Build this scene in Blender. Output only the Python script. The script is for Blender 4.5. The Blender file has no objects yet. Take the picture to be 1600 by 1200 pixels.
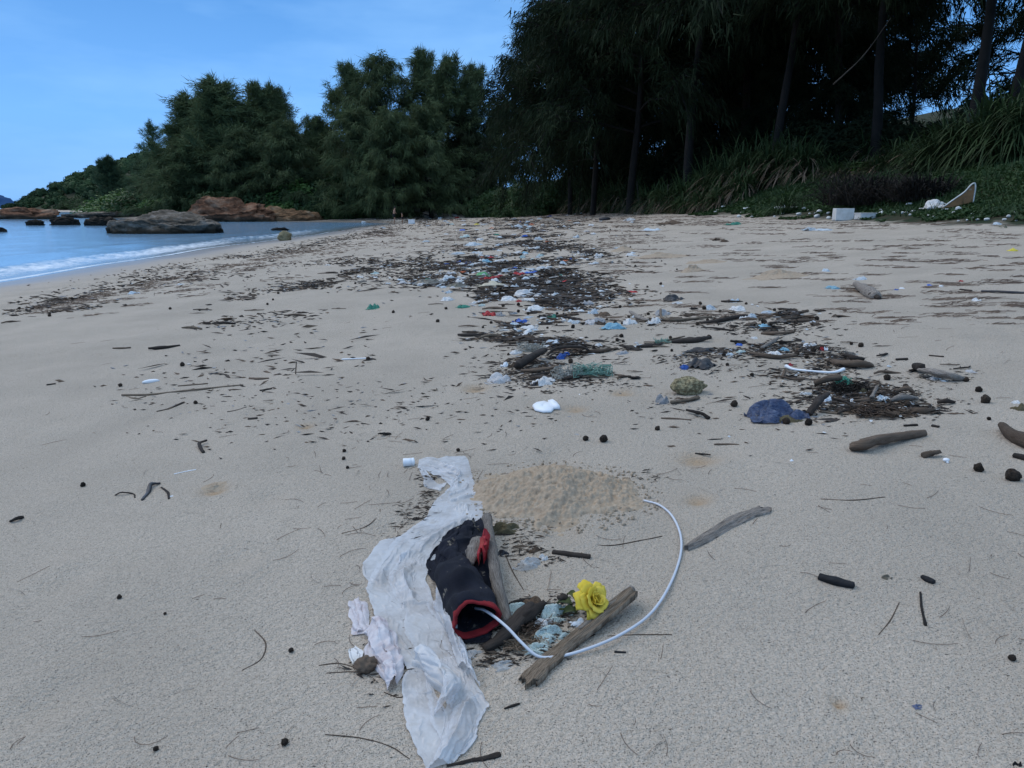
import bpy, math, random
import numpy as np
from mathutils import Vector
R = random.Random(7); NR = np.random.RandomState(7)
scene = bpy.context.scene; COL = scene.collection
# ------------------------------------------------------------------ camera, sky, sun, exposure
CAMZ = 1.77; FPX = 1155.0; TH = math.atan(278 / 1155.0)
cd = bpy.data.cameras.new('camera'); cam = bpy.data.objects.new('camera', cd); COL.objects.link(cam)
cam.location = (0, 0, CAMZ); cam.rotation_euler = (math.pi / 2 - TH, 0, 0)
cd.sensor_width = 36; cd.lens = 36 * FPX / 1600; cd.clip_end = 9000; cd.clip_start = 0.05
scene.camera = cam
W = bpy.data.worlds.new('World'); scene.world = W; W.use_nodes = True
wn = W.node_tree; wn.nodes.clear()
def N(t, k, **kw):
    n = t.nodes.new(k)
    for a, b in kw.items():
        if a.startswith('i_'):
            key = a[2:].replace('_', ' ')
            n.inputs[key].default_value = b
        else: setattr(n, a, b)
    return n
SUN_EL, SUN_AZ = math.radians(48), math.radians(-60)
out = N(wn, 'ShaderNodeOutputWorld'); bg = N(wn, 'ShaderNodeBackground'); wn.links.new(bg.outputs[0], out.inputs[0])
sky = N(wn, 'ShaderNodeTexSky'); sky.sky_type = 'NISHITA'; sky.sun_disc = False
sky.sun_elevation = SUN_EL; sky.sun_rotation = SUN_AZ; sky.ozone_density = 4
tc = N(wn, 'ShaderNodeTexCoord'); sx = N(wn, 'ShaderNodeSeparateXYZ'); wn.links.new(tc.outputs['Generated'], sx.inputs[0])
ramp = N(wn, 'ShaderNodeValToRGB'); wn.links.new(sx.outputs['Z'], ramp.inputs[0])
cr = ramp.color_ramp; cr.elements[0].position = 0.0; cr.elements[0].color = (.135, .335, .69, 1)
cr.elements[1].position = 1.0; cr.elements[1].color = (.56, .67, .82, 1)
for p, c in ((.10, (.130, .345, .73, 1)), (.26, (.068, .225, .54, 1)), (.5, (.30, .48, .74, 1))):
    e = cr.elements.new(p); e.color = c
# soft thin cloud
mp = N(wn, 'ShaderNodeMapping'); mp.inputs['Scale'].default_value = (1.2, 1.2, 4.5); wn.links.new(tc.outputs['Generated'], mp.inputs[0])
cn = N(wn, 'ShaderNodeTexNoise', i_Scale=1.9, i_Detail=5.0, i_Roughness=.55); wn.links.new(mp.outputs[0], cn.inputs[0])
cm = N(wn, 'ShaderNodeMapRange'); cm.inputs[1].default_value = .45; cm.inputs[2].default_value = .8; cm.inputs[3].default_value = 0; cm.inputs[4].default_value = .62
wn.links.new(cn.outputs[0], cm.inputs[0])
mx = N(wn, 'ShaderNodeMixRGB'); mx.inputs[2].default_value = (.27, .50, .82, 1)
wn.links.new(cm.outputs[0], mx.inputs[0]); wn.links.new(ramp.outputs[0], mx.inputs[1])
sk = N(wn, 'ShaderNodeMixRGB', blend_type='MULTIPLY'); sk.inputs[0].default_value = 1; sk.inputs[2].default_value = (.05, .05, .05, 1)
wn.links.new(sky.outputs[0], sk.inputs[1])
m2 = N(wn, 'ShaderNodeMixRGB'); m2.inputs[0].default_value = .92
wn.links.new(sk.outputs[0], m2.inputs[1]); wn.links.new(mx.outputs[0], m2.inputs[2]); wn.links.new(m2.outputs[0], bg.inputs[0])
bg.inputs[1].default_value = .92
sd = bpy.data.lights.new('sun', 'SUN'); sun = bpy.data.objects.new('sun', sd); COL.objects.link(sun)
sd.energy = 0.74; sd.angle = math.radians(50); sd.color = (1, .84, .68)
sun.rotation_euler = (math.pi / 2 - SUN_EL, 0, math.radians(-120))
vs = scene.view_settings; vs.view_transform = 'Standard'; vs.look = 'None'; vs.gamma = 1; vs.exposure = 0.76; vs.use_curve_mapping = False
scene.render.engine = 'CYCLES'
scene.cycles.max_bounces = 6; scene.cycles.diffuse_bounces = 3; scene.cycles.glossy_bounces = 3; scene.cycles.transparent_max_bounces = 8

# ------------------------------------------------------------------ noise + mesh helpers
def _h(ix, iy, iz):
    n = (ix.astype(np.int64) * 374761393 + iy.astype(np.int64) * 668265263 + iz.astype(np.int64) * 1274126177) & 0xffffffff
    n = ((n ^ (n >> 13)) * 1274126177) & 0xffffffff
    n = (n ^ (n >> 16)) & 0xffffffff
    return n / 4294967295.0 * 2 - 1
def vn(x, y, z=0.0):
    x, y, z = np.broadcast_arrays(np.asarray(x, float), np.asarray(y, float), np.asarray(z, float))
    X, Y, Z = np.floor(x), np.floor(y), np.floor(z)
    f = [t * t * (3 - 2 * t) for t in (x - X, y - Y, z - Z)]
    r = 0
    for a in (0, 1):
        for b in (0, 1):
            for c in (0, 1):
                w = (f[0] if a else 1 - f[0]) * (f[1] if b else 1 - f[1]) * (f[2] if c else 1 - f[2])
                r = r + w * _h(X + a, Y + b, Z + c)
    return r
def fbm(x, y, z=0.0, o=4, g=.5):
    r = 0; a = 1
    for i in range(o):
        r = r + a * vn(np.asarray(x) * 2 ** i + 17 * i, np.asarray(y) * 2 ** i, np.asarray(z) * 2 ** i + 5 * i); a *= g
    return r
def interp(x, pts):
    p = np.array(pts, float); return np.interp(x, p[:, 0], p[:, 1])
def sstep(a, b, x):
    t = np.clip((x - a) / (b - a), 0, 1); return t * t * (3 - 2 * t)
def mesh(V, F, m=None, smooth=True, uv=None, name='m'):
    """V (n,3); F (k,3|4) array or a list of such arrays"""
    V = np.asarray(V, np.float32).reshape(-1, 3)
    FL = [np.asarray(f, np.int32) for f in (F if isinstance(F, list) else [F])]
    FL = [f for f in FL if len(f)]
    me = bpy.data.meshes.new(name)
    me.vertices.add(len(V)); me.vertices.foreach_set('co', V.ravel())
    lv = np.concatenate([f.ravel() for f in FL]); tot = np.concatenate([np.full(len(f), f.shape[1], np.int32) for f in FL])
    st = np.concatenate([[0], np.cumsum(tot)[:-1]]).astype(np.int32)
    me.loops.add(len(lv)); me.loops.foreach_set('vertex_index', lv)
    me.polygons.add(len(tot)); me.polygons.foreach_set('loop_start', st); me.polygons.foreach_set('loop_total', tot)
    me.polygons.foreach_set('use_smooth', np.full(len(tot), smooth, bool))
    if uv is not None:
        l = me.uv_layers.new(name='UVMap'); l.data.foreach_set('uv', np.asarray(uv, np.float32)[lv].ravel())
    me.update(calc_edges=True)
    if m: me.materials.append(m)
    return me
def obj(name, me, loc=(0, 0, 0), parent=None, label=None, cat=None, group=None, kind=None, rot=None, scl=None):
    o = bpy.data.objects.new(name, me); COL.objects.link(o); o.location = loc
    if rot is not None: o.rotation_euler = rot
    if scl is not None: o.scale = (scl,) * 3 if isinstance(scl, (int, float)) else scl
    if parent: o.parent = parent
    if label: o['label'] = label
    if cat: o['category'] = cat
    if group: o['group'] = group
    if kind: o['kind'] = kind
    return o
def thing(name, label, cat, loc, group=None, rz=0):
    return obj(name, None, tuple(loc), label=label, cat=cat, group=group, rot=(0, 0, rz))
def grid_faces(nu, nv, wrap=False):
    i = np.arange(nu - 1)[:, None]; j = np.arange(nv if wrap else nv - 1)[None, :]
    a = i * nv + j; b = i * nv + (j + 1) % nv
    return np.stack([a, b, b + nv, a + nv], -1).reshape(-1, 4)
def spline(P, n):
    P = np.array(P, float); k = len(P)
    if k == 2: t = np.linspace(0, 1, n)[:, None]; return P[0] * (1 - t) + P[1] * t
    E = np.vstack([2 * P[0] - P[1], P, 2 * P[-1] - P[-2]])
    T = np.linspace(0, k - 1 - 1e-6, n); I = T.astype(int); t = (T - I)[:, None]
    a, b, c, d = E[I], E[I + 1], E[I + 2], E[I + 3]
    return .5 * (2 * b + (c - a) * t + (2 * a - 5 * b + 4 * c - d) * t * t + (3 * b - a - 3 * c + d) * t ** 3)
def tube(P, rad, ns=8, n=None, lump=0.0, flat=1.0, seed=0, freq=6.0, caps=True):
    """swept tube, P points (k,3), rad (k,) ; flat squashes the vertical; returns V,F,uv"""
    n = n or len(P); C = spline(P, n)
    r = np.interp(np.linspace(0, 1, n), np.linspace(0, 1, len(rad)), rad) if hasattr(rad, '__len__') else np.full(n, rad)
    T = np.gradient(C, axis=0); T /= np.linalg.norm(T, axis=1)[:, None] + 1e-12
    up = np.array([0, 0, 1.]); A = np.cross(T, up); bad = np.linalg.norm(A, axis=1) < .2
    A[bad] = np.cross(T[bad], np.array([1., 0, 0])); A /= np.linalg.norm(A, axis=1)[:, None]
    B = np.cross(A, T)
    th = np.linspace(0, 2 * math.pi, ns, endpoint=False)
    ct, st = np.cos(th), np.sin(th)
    L = np.concatenate([[0], np.cumsum(np.linalg.norm(np.diff(C, axis=0), axis=1))])
    k = 1.0
    if lump:
        k = 1 + lump * fbm(ct[None] * 1.3 + seed * 7.1, st[None] * 1.3, (L * freq)[:, None] + seed, 3) + lump * .5 * vn(ct[None] * 4 + seed, st[None] * 4, (L * freq * .3)[:, None])
    rr = r[:, None] * k
    V = C[:, None] + (A[:, None] * ct[None, :, None] + B[:, None] * st[None, :, None] * flat) * rr[..., None]
    V = V.reshape(-1, 3); F = [grid_faces(n, ns, True)]
    uv = np.stack([np.repeat(L, ns), np.tile(np.minimum(th, 2 * math.pi - th) / math.pi, n)], -1)
    if caps:
        m0 = len(V); V = np.vstack([V, C[0] - T[0] * r[0] * .25, C[-1] + T[-1] * r[-1] * .25]); uv = np.vstack([uv, [0, 0], [L[-1], 0]])
        j = np.arange(ns); j2 = (j + 1) % ns
        F.append(np.stack([np.full(ns, m0), j2, j], -1)); b = (n - 1) * ns
        F.append(np.stack([np.full(ns, m0 + 1), b + j, b + j2], -1))
    return V, F, uv
def join(parts):
    Vs, Fs, U, o = [], [], [], 0
    hasuv = all(len(p) > 2 and p[2] is not None for p in parts)
    for p in parts:
        V = np.asarray(p[0]); Vs.append(V)
        for f in (p[1] if isinstance(p[1], list) else [p[1]]): Fs.append(np.asarray(f) + o)
        if hasuv: U.append(p[2])
        o += len(V)
    return np.vstack(Vs), Fs, (np.vstack(U) if hasuv else None)
def quads(C, D, S, uvd=False):
    """one quad per centre C with half-axes D and S"""
    V = np.stack([C - D - S, C + D - S, C + D + S, C - D + S], 1).reshape(-1, 3)
    return V, np.arange(len(V)).reshape(-1, 4)
def tris(C, D, S):
    V = np.stack([C - S, C + S, C + D], 1).reshape(-1, 3)
    return V, np.arange(len(V)).reshape(-1, 3)
def unit(a): return a / (np.linalg.norm(a, axis=-1, keepdims=True) + 1e-12)
def sphere(nu, nv):
    t = np.linspace(0, math.pi, nu)[:, None]; p = np.linspace(0, 2 * math.pi, nv, endpoint=False)[None]
    V = np.stack([np.sin(t) * np.cos(p), np.sin(t) * np.sin(p), np.cos(t) + 0 * p], -1).reshape(-1, 3)
    return V, grid_faces(nu, nv, True)
def blob(a, b, c, nu=14, nv=18, amp=.25, fr=1.6, seed=0, o=4, ridged=False):
    V, F = sphere(nu, nv)
    n = fbm(V[:, 0] * fr + seed * 3.3, V[:, 1] * fr, V[:, 2] * fr + seed, o)
    if ridged: n = .5 - np.abs(n) * 1.2
    return V * (1 + amp * n)[:, None] * np.array([a, b, c]), F

# ------------------------------------------------------------------ terrain
YF = [(-4000, 6000), (-232, 2600), (-199, 420), (-187, 266), (-145, 240), (-100, 190), (-62, 117), (-46, 99), (-34, 91), (-24, 88), (-16, 84), (-12, 79), (-9, 70), (0, 60), (40, 0)]
XV = [(-50, 11), (0, 10.6), (14, 9.9), (20, 9.4), (45, 8.9), (60, 7.4), (75, 4.8), (88, 1), (95, -4), (100, -11), (7000, -11)]
PITS = []   # (x, y, radius, depth, tan)
def shore(X, Y):
    s1 = X + 12.7 + .25 * np.sin(Y * .21 + 1) + .12 * np.sin(Y * .63)
    s2 = (Y - interp(X, YF)) * .8 - 10 * sstep(-13, -9, X)
    d = s1 - s2; k = 5.0; h = np.clip(.5 + .5 * d / k, 0, 1)
    return s2 * (1 - h) + s1 * h + k * h * (1 - h) * .5
def vegd(X, Y):
    return np.maximum(X - interp(Y, XV), (Y - interp(X, YF) - 9 - .02 * np.abs(X)) * .8 * np.where(X < -9, 1, 0) - 14 * sstep(-17, -9, X) - 100 * (X >= -9))
def ground(X, Y, fine=True):
    X = np.asarray(X, float); Y = np.asarray(Y, float)
    s = shore(X, Y)
    z = interp(s, [(-400, -12), (-40, -2.2), (-12, -.8), (-4, -.28), (0, 0), (3, .17), (8, .43), (12.7, .70), (17, 1.0), (21, 1.32), (24, 1.46), (40, 1.5), (500, 1.5)])
    v = vegd(X, Y)
    nx = vn(X * .35, Y * .35)
    rightk = sstep(90, 130, Y)
    bank = interp(v + .6 * nx, [(-5, 0), (0, .02), (1.5, .3), (5, 1.55), (9, 2.3), (16, 2.9), (40, 3.2), (500, 3.2)])
    hill = interp(v, [(-5, 0), (0, 0.02), (4, 1.1), (12, 3), (30, 7), (60, 12), (90, 17), (130, 21), (400, 23)])
    hill = hill * np.where(X < -60, interp(X, [(-200, .35), (-185, .5), (-160, .8), (-120, 1.1), (-60, 1)]), 1) + 8.5 * sstep(0, 26, v) * sstep(-202, -150, X) * sstep(-50, -90, X)
    z = z + bank * (1 - rightk) + hill * rightk
    z = z + np.where(v > 2, .25, 0) * vn(X * .21, Y * .21) * sstep(2, 8, v)
    b = sstep(1.5, 5, s)
    z = z + b * (.035 * vn(X * .45, Y * .3) + .016 * vn(X * 1.7, Y * 1.3) + .007 * vn(X * 4.3, Y * 4.3) + .003 * vn(X * 11, Y * 11))
    if fine and X.size > 3:
        z = z - dimples(X, Y) * b
    for (px, py, r, d, t) in PITS:
        q = ((X - px) ** 2 + ((Y - py)) ** 2) / (r * r)
        z = z - d * np.exp(-q * 1.6) * 1.0 + .35 * d * np.exp(-(np.sqrt(q) - 1.25) ** 2 * 5)
    return z
def dimples(X, Y):
    c = .62; cx, cy = np.floor(X / c), np.floor(Y / c); o = 0
    for i in (-1, 0, 1):
        for j in (-1, 0, 1):
            a, b_ = cx + i, cy + j; h1, h2, h3 = _h(a, b_, a * 0 + 7), _h(a, b_, a * 0 + 8), _h(a, b_, a * 0 + 9)
            r = .045 + .05 * (h3 * .5 + .5); q = ((X - (a + .5 + .35 * h1) * c) ** 2 + ((Y - (b_ + .5 + .35 * h2) * c) * .8) ** 2) / (r * r)
            o = o + np.where(h3 > .0, 1, 0) * (.013 * np.exp(-q * 1.5) - .004 * np.exp(-(np.sqrt(q) - 1.4) ** 2 * 4))
    return np.where(Y < 22, o, 0)
def raydir(px, py):
    x = (px - 800) / FPX; y = -(py - 600) / FPX
    return np.array([x, math.cos(TH) + y * math.sin(TH), -math.sin(TH) + y * math.cos(TH)])
def G(px, py, dz=0.0):
    """point of the ground (or dz above it) seen at a photo pixel"""
    d = raydir(px, py); t = .4; pt = t
    T = .4 * 1.03 ** np.arange(230)
    P = d[None] * T[:, None]; hz = CAMZ + P[:, 2] - ground(P[:, 0], P[:, 1]) - dz
    i = np.argmax(hz < 0)
    if not (hz < 0).any(): i = len(T) - 1
    a, b = T[max(i - 1, 0)], T[i]
    for _ in range(18):
        m = (a + b) / 2; p = d * m
        if CAMZ + p[2] - float(ground(p[0], p[1])) - dz < 0: b = m
        else: a = m
    p = d * b; return np.array([p[0], p[1], CAMZ + p[2]])
def Z0(px, py):
    d = raydir(px, py); t = -CAMZ / d[2]; return np.array([d[0] * t, d[1] * t, 0.])
def AT(px, py, Y):
    d = raydir(px, py); t = Y / d[1]; return np.array([d[0] * t, Y, CAMZ + d[2] * t])
def scale_at(p): return (p[1] * math.cos(TH) + (CAMZ - p[2]) * math.sin(TH)) / FPX     # metres per photo pixel
def gz(x, y): return float(ground(x, y))
for (px, py, r, d) in [(1090, 718, .085, .018), (1090, 782, .05, .014), (335, 766, .06, .018), (478, 667, .05, .012), (742, 607, .09, .022), (972, 615, .07, .015), (900, 640, .06, .01), (1310, 1101, .018, .012), (735, 440, .0, .0)]:
    if r:
        p = G(px, py); PITS.append((p[0], p[1], r, d, 1))

# ------------------------------------------------------------------ materials
MATS = {}
def mat(name, c1, c2=None, scale=8.0, rough=.8, bump=.0, bscale=40., detail=4., lo=.35, hi=.65, rnd=0.0, coords='Object', stretch=None, spec=.3, trans=0.0, alpha=1.0, dirt=None, dscale=5., dlo=.55, dhi=.7, subs=0, bdist=.01, avar=None):
    m = bpy.data.materials.new(name); m.use_nodes = True; t = m.node_tree; b = t.nodes['Principled BSDF']
    tc = N(t, 'ShaderNodeTexCoord'); src = tc.outputs[coords] if coords != 'World' else N(t, 'ShaderNodeNewGeometry').outputs['Position']
    if stretch:
        mp = N(t, 'ShaderNodeMapping'); mp.inputs['Scale'].default_value = stretch; t.links.new(src, mp.inputs[0]); src = mp.outputs[0]
    c2 = c2 or c1
    n1 = N(t, 'ShaderNodeTexNoise', i_Scale=scale, i_Detail=detail, i_Roughness=.6); t.links.new(src, n1.inputs[0])
    mr = N(t, 'ShaderNodeMapRange'); mr.inputs[1].default_value = lo; mr.inputs[2].default_value = hi; t.links.new(n1.outputs[0], mr.inputs[0])
    mc = N(t, 'ShaderNodeMixRGB'); mc.inputs[1].default_value = (*c1, 1); mc.inputs[2].default_value = (*c2, 1); t.links.new(mr.outputs[0], mc.inputs[0])
    o = mc.outputs[0]
    if dirt:
        n2 = N(t, 'ShaderNodeTexNoise', i_Scale=dscale, i_Detail=6.0, i_Roughness=.65); t.links.new(src, n2.inputs[0])
        r2 = N(t, 'ShaderNodeMapRange'); r2.inputs[1].default_value = dlo; r2.inputs[2].default_value = dhi; t.links.new(n2.outputs[0], r2.inputs[0])
        m3 = N(t, 'ShaderNodeMixRGB'); m3.inputs[2].default_value = (*dirt, 1); t.links.new(r2.outputs[0], m3.inputs[0]); t.links.new(o, m3.inputs[1]); o = m3.outputs[0]
    if rnd:
        oi = N(t, 'ShaderNodeObjectInfo'); hs = N(t, 'ShaderNodeHueSaturation')
        r3 = N(t, 'ShaderNodeMapRange'); r3.inputs[3].default_value = 1 - rnd; r3.inputs[4].default_value = 1 + rnd
        t.links.new(oi.outputs['Random'], r3.inputs[0]); t.links.new(r3.outputs[0], hs.inputs['Value']); t.links.new(o, hs.inputs['Color']); o = hs.outputs[0]
    t.links.new(o, b.inputs['Base Color']); b.inputs['Roughness'].default_value = rough
    b.inputs['Specular IOR Level'].default_value = spec; b.inputs['Alpha'].default_value = alpha
    if bump:
        n4 = N(t, 'ShaderNodeTexNoise', i_Scale=bscale, i_Detail=5.0, i_Roughness=.6); t.links.new(src, n4.inputs[0])
        bm = N(t, 'ShaderNodeBump'); bm.inputs['Strength'].default_value = bump; bm.inputs['Distance'].default_value = bdist
        t.links.new(n4.outputs[0], bm.inputs['Height']); t.links.new(bm.outputs[0], b.inputs['Normal'])
    if trans:
        tr = N(t, 'ShaderNodeBsdfTranslucent'); t.links.new(o, tr.inputs[0]); ms = N(t, 'ShaderNodeMixShader'); ms.inputs[0].default_value = trans
        t.links.new(b.outputs[0], ms.inputs[1]); t.links.new(tr.outputs[0], ms.inputs[2]); t.links.new(ms.outputs[0], t.nodes['Material Output'].inputs[0])
    if avar:
        n5 = N(t, 'ShaderNodeTexNoise', i_Scale=9.0, i_Detail=4.0, i_Roughness=.6); t.links.new(src, n5.inputs[0]); r5 = N(t, 'ShaderNodeMapRange')
        r5.inputs[1].default_value = .38; r5.inputs[2].default_value = .62; r5.inputs[3].default_value = avar[0]; r5.inputs[4].default_value = avar[1]; t.links.new(n5.outputs[0], r5.inputs[0]); t.links.new(r5.outputs[0], b.inputs['Alpha'])
        if trans:
            tb = N(t, 'ShaderNodeBsdfTransparent'); mq = N(t, 'ShaderNodeMixShader'); t.links.new(r5.outputs[0], mq.inputs[0]); b.inputs['Alpha'].default_value = 1
            for l_ in list(b.inputs['Alpha'].links): t.links.remove(l_)
            t.links.new(tb.outputs[0], mq.inputs[1]); t.links.new(ms.outputs[0], mq.inputs[2]); t.links.new(mq.outputs[0], t.nodes['Material Output'].inputs[0])
    MATS[name] = m; return m
def M(n): return MATS[n]
# sand
SANDC = ((.50, .425, .335), (.60, .52, .42))
def sand_material():
    m = bpy.data.materials.new('beach_ground'); m.use_nodes = True; t = m.node_tree; b = t.nodes['Principled BSDF']; L = t.links.new
    ge = N(t, 'ShaderNodeNewGeometry'); pos = ge.outputs['Position']
    def noise(s, d=4., r=.55):
        n = N(t, 'ShaderNodeTexNoise', i_Scale=s, i_Detail=d, i_Roughness=r); L(pos, n.inputs[0]); return n.outputs[0]
    def rng(v, a, c, x=0., y=1.):
        n = N(t, 'ShaderNodeMapRange'); n.inputs[1].default_value = a; n.inputs[2].default_value = c; n.inputs[3].default_value = x; n.inputs[4].default_value = y; L(v, n.inputs[0]); return n.outputs[0]
    def mix(f, a, c, bt='MIX'):
        n = N(t, 'ShaderNodeMixRGB', blend_type=bt)
        for i, v in enumerate((f, a, c)):
            if hasattr(v, 'links'): L(v, n.inputs[i])
            else: n.inputs[i].default_value = v if i == 0 else (*v, 1)
        return n.outputs[0]
    def mth(op, a, c=None):
        n = N(t, 'ShaderNodeMath', operation=op)
        for i, v in enumerate((a, c)):
            if v is None: continue
            if hasattr(v, 'links'): L(v, n.inputs[i])
            else: n.inputs[i].default_value = v
        return n.outputs[0]
    c = mix(rng(noise(1.1, 6), .36, .64), (.475, .408, .335), (.62, .53, .435))
    c = mix(rng(noise(160, 3), .3, .72), c, (.40, .345, .275))
    c = mix(rng(noise(330, 2), .57, .68), c, (.11, .095, .08))          # dark grains
    c = mix(rng(noise(300, 2), .30, .22), c, (.78, .72, .63))           # pale shell grains
    at = N(t, 'ShaderNodeAttribute'); at.attribute_name = 'damp'
    c = mix(at.outputs['Fac'], c, (.40, .27, .155))
    # wet sand beside the water
    sp = N(t, 'ShaderNodeSeparateXYZ'); L(pos, sp.inputs[0])
    a2 = N(t, 'ShaderNodeAttribute'); a2.attribute_name = 'shore'
    wet = rng(mth('ADD', a2.outputs['Fac'], mth('MULTIPLY', noise(.6, 4), 1.2)), 4.0, 1.6)
    c = mix(wet, c, (.27, .235, .20))
    # soil and greenery under the plants
    a3 = N(t, 'ShaderNodeAttribute'); a3.attribute_name = 'veg'
    vg = rng(mth('ADD', a3.outputs['Fac'], mth('MULTIPLY', noise(1.3, 6), 2.2)), .75, 1.5)
    soil = mix(rng(noise(2.2, 6), .42, .58), (.020, .034, .013), (.045, .040, .022))
    c = mix(vg, c, soil)
    L(c, b.inputs['Base Color'])
    L(rng(wet, 0, 1, .92, .32), b.inputs['Roughness']); b.inputs['Specular IOR Level'].default_value = .25
    n1 = N(t, 'ShaderNodeBump'); n1.inputs['Distance'].default_value = .032; n1.inputs['Strength'].default_value = .8; L(noise(70, 3, .5), n1.inputs['Height'])
    L(rng(wet, 0, 1, .62, .04), n1.inputs['Strength'])
    n2 = N(t, 'ShaderNodeBump'); n2.inputs['Distance'].default_value = .006; L(noise(260, 3, .6), n2.inputs['Height']); L(n1.outputs[0], n2.inputs['Normal']); L(rng(wet, 0, 1, .8, .05), n2.inputs['Strength'])
    L(n2.outputs[0], b.inputs['Normal'])
    return m
MATS['sand'] = sand_material()
mat('damp_sand', (.31, .235, .165), (.42, .335, .245), scale=55, rough=.95, bump=.8, bscale=120, coords='World', bdist=.004, dirt=(.24, .18, .12), dscale=300, dlo=.6, dhi=.7)
mat('grey_wood', (.14, .12, .10), (.36, .32, .28), scale=3, lo=.42, hi=.58, rough=.85, bump=.8, bscale=5, coords='UV', stretch=(8, 14, 1), dirt=(.05, .035, .025), dscale=4, dlo=.54, dhi=.62, rnd=.2, bdist=.006)
mat('brown_wood', (.085, .058, .040), (.17, .125, .09), scale=3, rough=.85, bump=.8, bscale=5, coords='UV', stretch=(8, 14, 1), dirt=(.03, .02, .015), dscale=4, rnd=.3, bdist=.006)
mat('dark_wood', (.018, .014, .012), (.055, .042, .033), scale=3, rough=.8, bump=.8, bscale=6, coords='UV', stretch=(10, 14, 1), rnd=.5, bdist=.005)
mat('tan_wood', (.075, .055, .038), (.23, .18, .13), scale=3, lo=.44, hi=.56, rough=.85, bump=.6, bscale=5, coords='UV', stretch=(8, 14, 1), dirt=(.08, .055, .035), dscale=3, rnd=.2, bdist=.004)
mat('charcoal', (.006, .006, .007), (.016, .016, .018), scale=30, rough=.75, bump=.5, bscale=60)
mat('needle', (.07, .045, .032), (.14, .095, .065), scale=3, rough=.8, coords='World')
mat('pod', (.016, .012, .009), (.075, .052, .036), scale=3, rough=.9, bump=1, bscale=9, rnd=.5)
mat('scrap_brown', (.045, .03, .022), (.13, .09, .06), scale=9, rough=.85, bump=.6, bscale=12, rnd=.45)
mat('film_white', (.80, .80, .82), (.72, .72, .72), scale=4, rough=.28, bump=.6, bscale=28, trans=.3, avar=(.52, .95), dirt=(.50, .43, .34), dscale=9, dlo=.58, dhi=.84, spec=.5, bdist=.005)
mat('film_pink', (.82, .79, .81), (.70, .64, .66), scale=40, rough=.35, bump=.7, bscale=60, trans=.2, alpha=.9, dirt=(.45, .33, .33), dscale=14, dlo=.55, dhi=.75, bdist=.004)
mat('film_clear', (.85, .88, .9), (.6, .63, .64), scale=12, rough=.15, bump=.5, bscale=40, alpha=.42, spec=.8)
mat('scrap_white', (.82, .82, .82), (.62, .61, .58), scale=8, rough=.55, trans=.15, dirt=(.4, .34, .27), dscale=6, dlo=.58, dhi=.72, rnd=.12)
mat('scrap_paleblue', (.52, .60, .66), (.70, .75, .78), scale=8, rough=.5, trans=.2, rnd=.15)
mat('scrap_sky', (.20, .44, .58), (.34, .56, .66), scale=8, rough=.6, trans=.2, rnd=.1)
mat('scrap_blue', (.02, .085, .36), (.04, .13, .45), scale=8, rough=.45, rnd=.2)
mat('bag_blue', (.05, .075, .16), (.12, .16, .27), scale=6, rough=.3, bump=.9, bscale=9, bdist=.02, trans=.15, dirt=(.32, .3, .29), dscale=7, dlo=.60, dhi=.72, spec=.5)
mat('scrap_green', (.12, .42, .16), (.2, .5, .25), scale=8, rough=.5, trans=.2)
mat('scrap_teal', (.02, .16, .11), (.05, .25, .18), scale=8, rough=.6, rnd=.2)
mat('net_green', (.10, .25, .20), (.22, .36, .30), scale=20, rough=.7)
mat('net_pale', (.42, .42, .38), (.28, .27, .23), scale=20, rough=.7)
mat('pale_green_cloth', (.62, .70, .68), (.40, .52, .48), scale=10, rough=.7, bump=.4, bscale=60, dirt=(.2, .17, .13), dscale=12, dlo=.52, dhi=.68)
mat('scrap_red', (.42, .02, .025), (.30, .015, .02), scale=8, rough=.5, rnd=.2)
mat('scrap_orange', (.62, .17, .06), (.5, .12, .05), scale=8, rough=.5)
mat('scrap_yellow', (.72, .60, .06), (.62, .5, .05), scale=8, rough=.5)
mat('scrap_grey', (.22, .22, .23), (.36, .36, .36), scale=8, rough=.6, rnd=.3)
mat('scrap_black', (.012, .012, .015), (.03, .03, .033), scale=8, rough=.5, rnd=.2, spec=.5)
mat('cream_foam', (.58, .53, .42), (.44, .39, .29), scale=8, rough=.8, dirt=(.25, .2, .12), dscale=5, dlo=.55, dhi=.7)
mat('foam', (.66, .66, .64), (.5, .5, .47), scale=6, rough=.85, bump=.4, bscale=60, dirt=(.18, .15, .1), dscale=4, dlo=.58, dhi=.75, rnd=.12)
mat('plate', (.84, .86, .88), (.78, .8, .82), scale=6, rough=.4)
mat('navy', (.004, .005, .010), (.009, .011, .020), scale=12, rough=.95, bump=.5, bscale=260, dirt=(.30, .26, .2), dscale=24, dlo=.62, dhi=.72, bdist=.003)
mat('red_trim', (.16, .010, .014), (.25, .016, .02), scale=25, rough=.9, bump=.6, bscale=220, bdist=.003, dirt=(.3, .2, .15), dscale=30, dlo=.66, dhi=.74)
mat('petal', (.80, .60, .05), (.84, .68, .13), scale=14, rough=.7, trans=.25, dirt=(.62, .42, .02), dscale=9, dlo=.55, dhi=.75, bump=.2, bscale=50, bdist=.004)
mat('rose_leaf', (.03, .045, .015), (.11, .13, .035), scale=14, rough=.7)
mat('cable', (.60, .63, .68), (.52, .55, .60), scale=8, rough=.35, spec=.5)
mat('sponge', (.34, .29, .17), (.15, .125, .07), scale=60, rough=.95, bump=1, bscale=70, lo=.42, hi=.55)
mat('stone', (.22, .185, .14), (.33, .28, .2), scale=9, rough=.85, bump=.6, bscale=20, rnd=.25)
mat('blue_pebble', (.10, .12, .2), (.15, .17, .26), scale=9, rough=.6)
mat('skin', (.36, .20, .13), (.40, .23, .15), scale=6, rough=.6)
mat('swim_black', (.012, .012, .014), rough=.8)
mat('hair', (.012, .009, .008), rough=.7)
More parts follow.
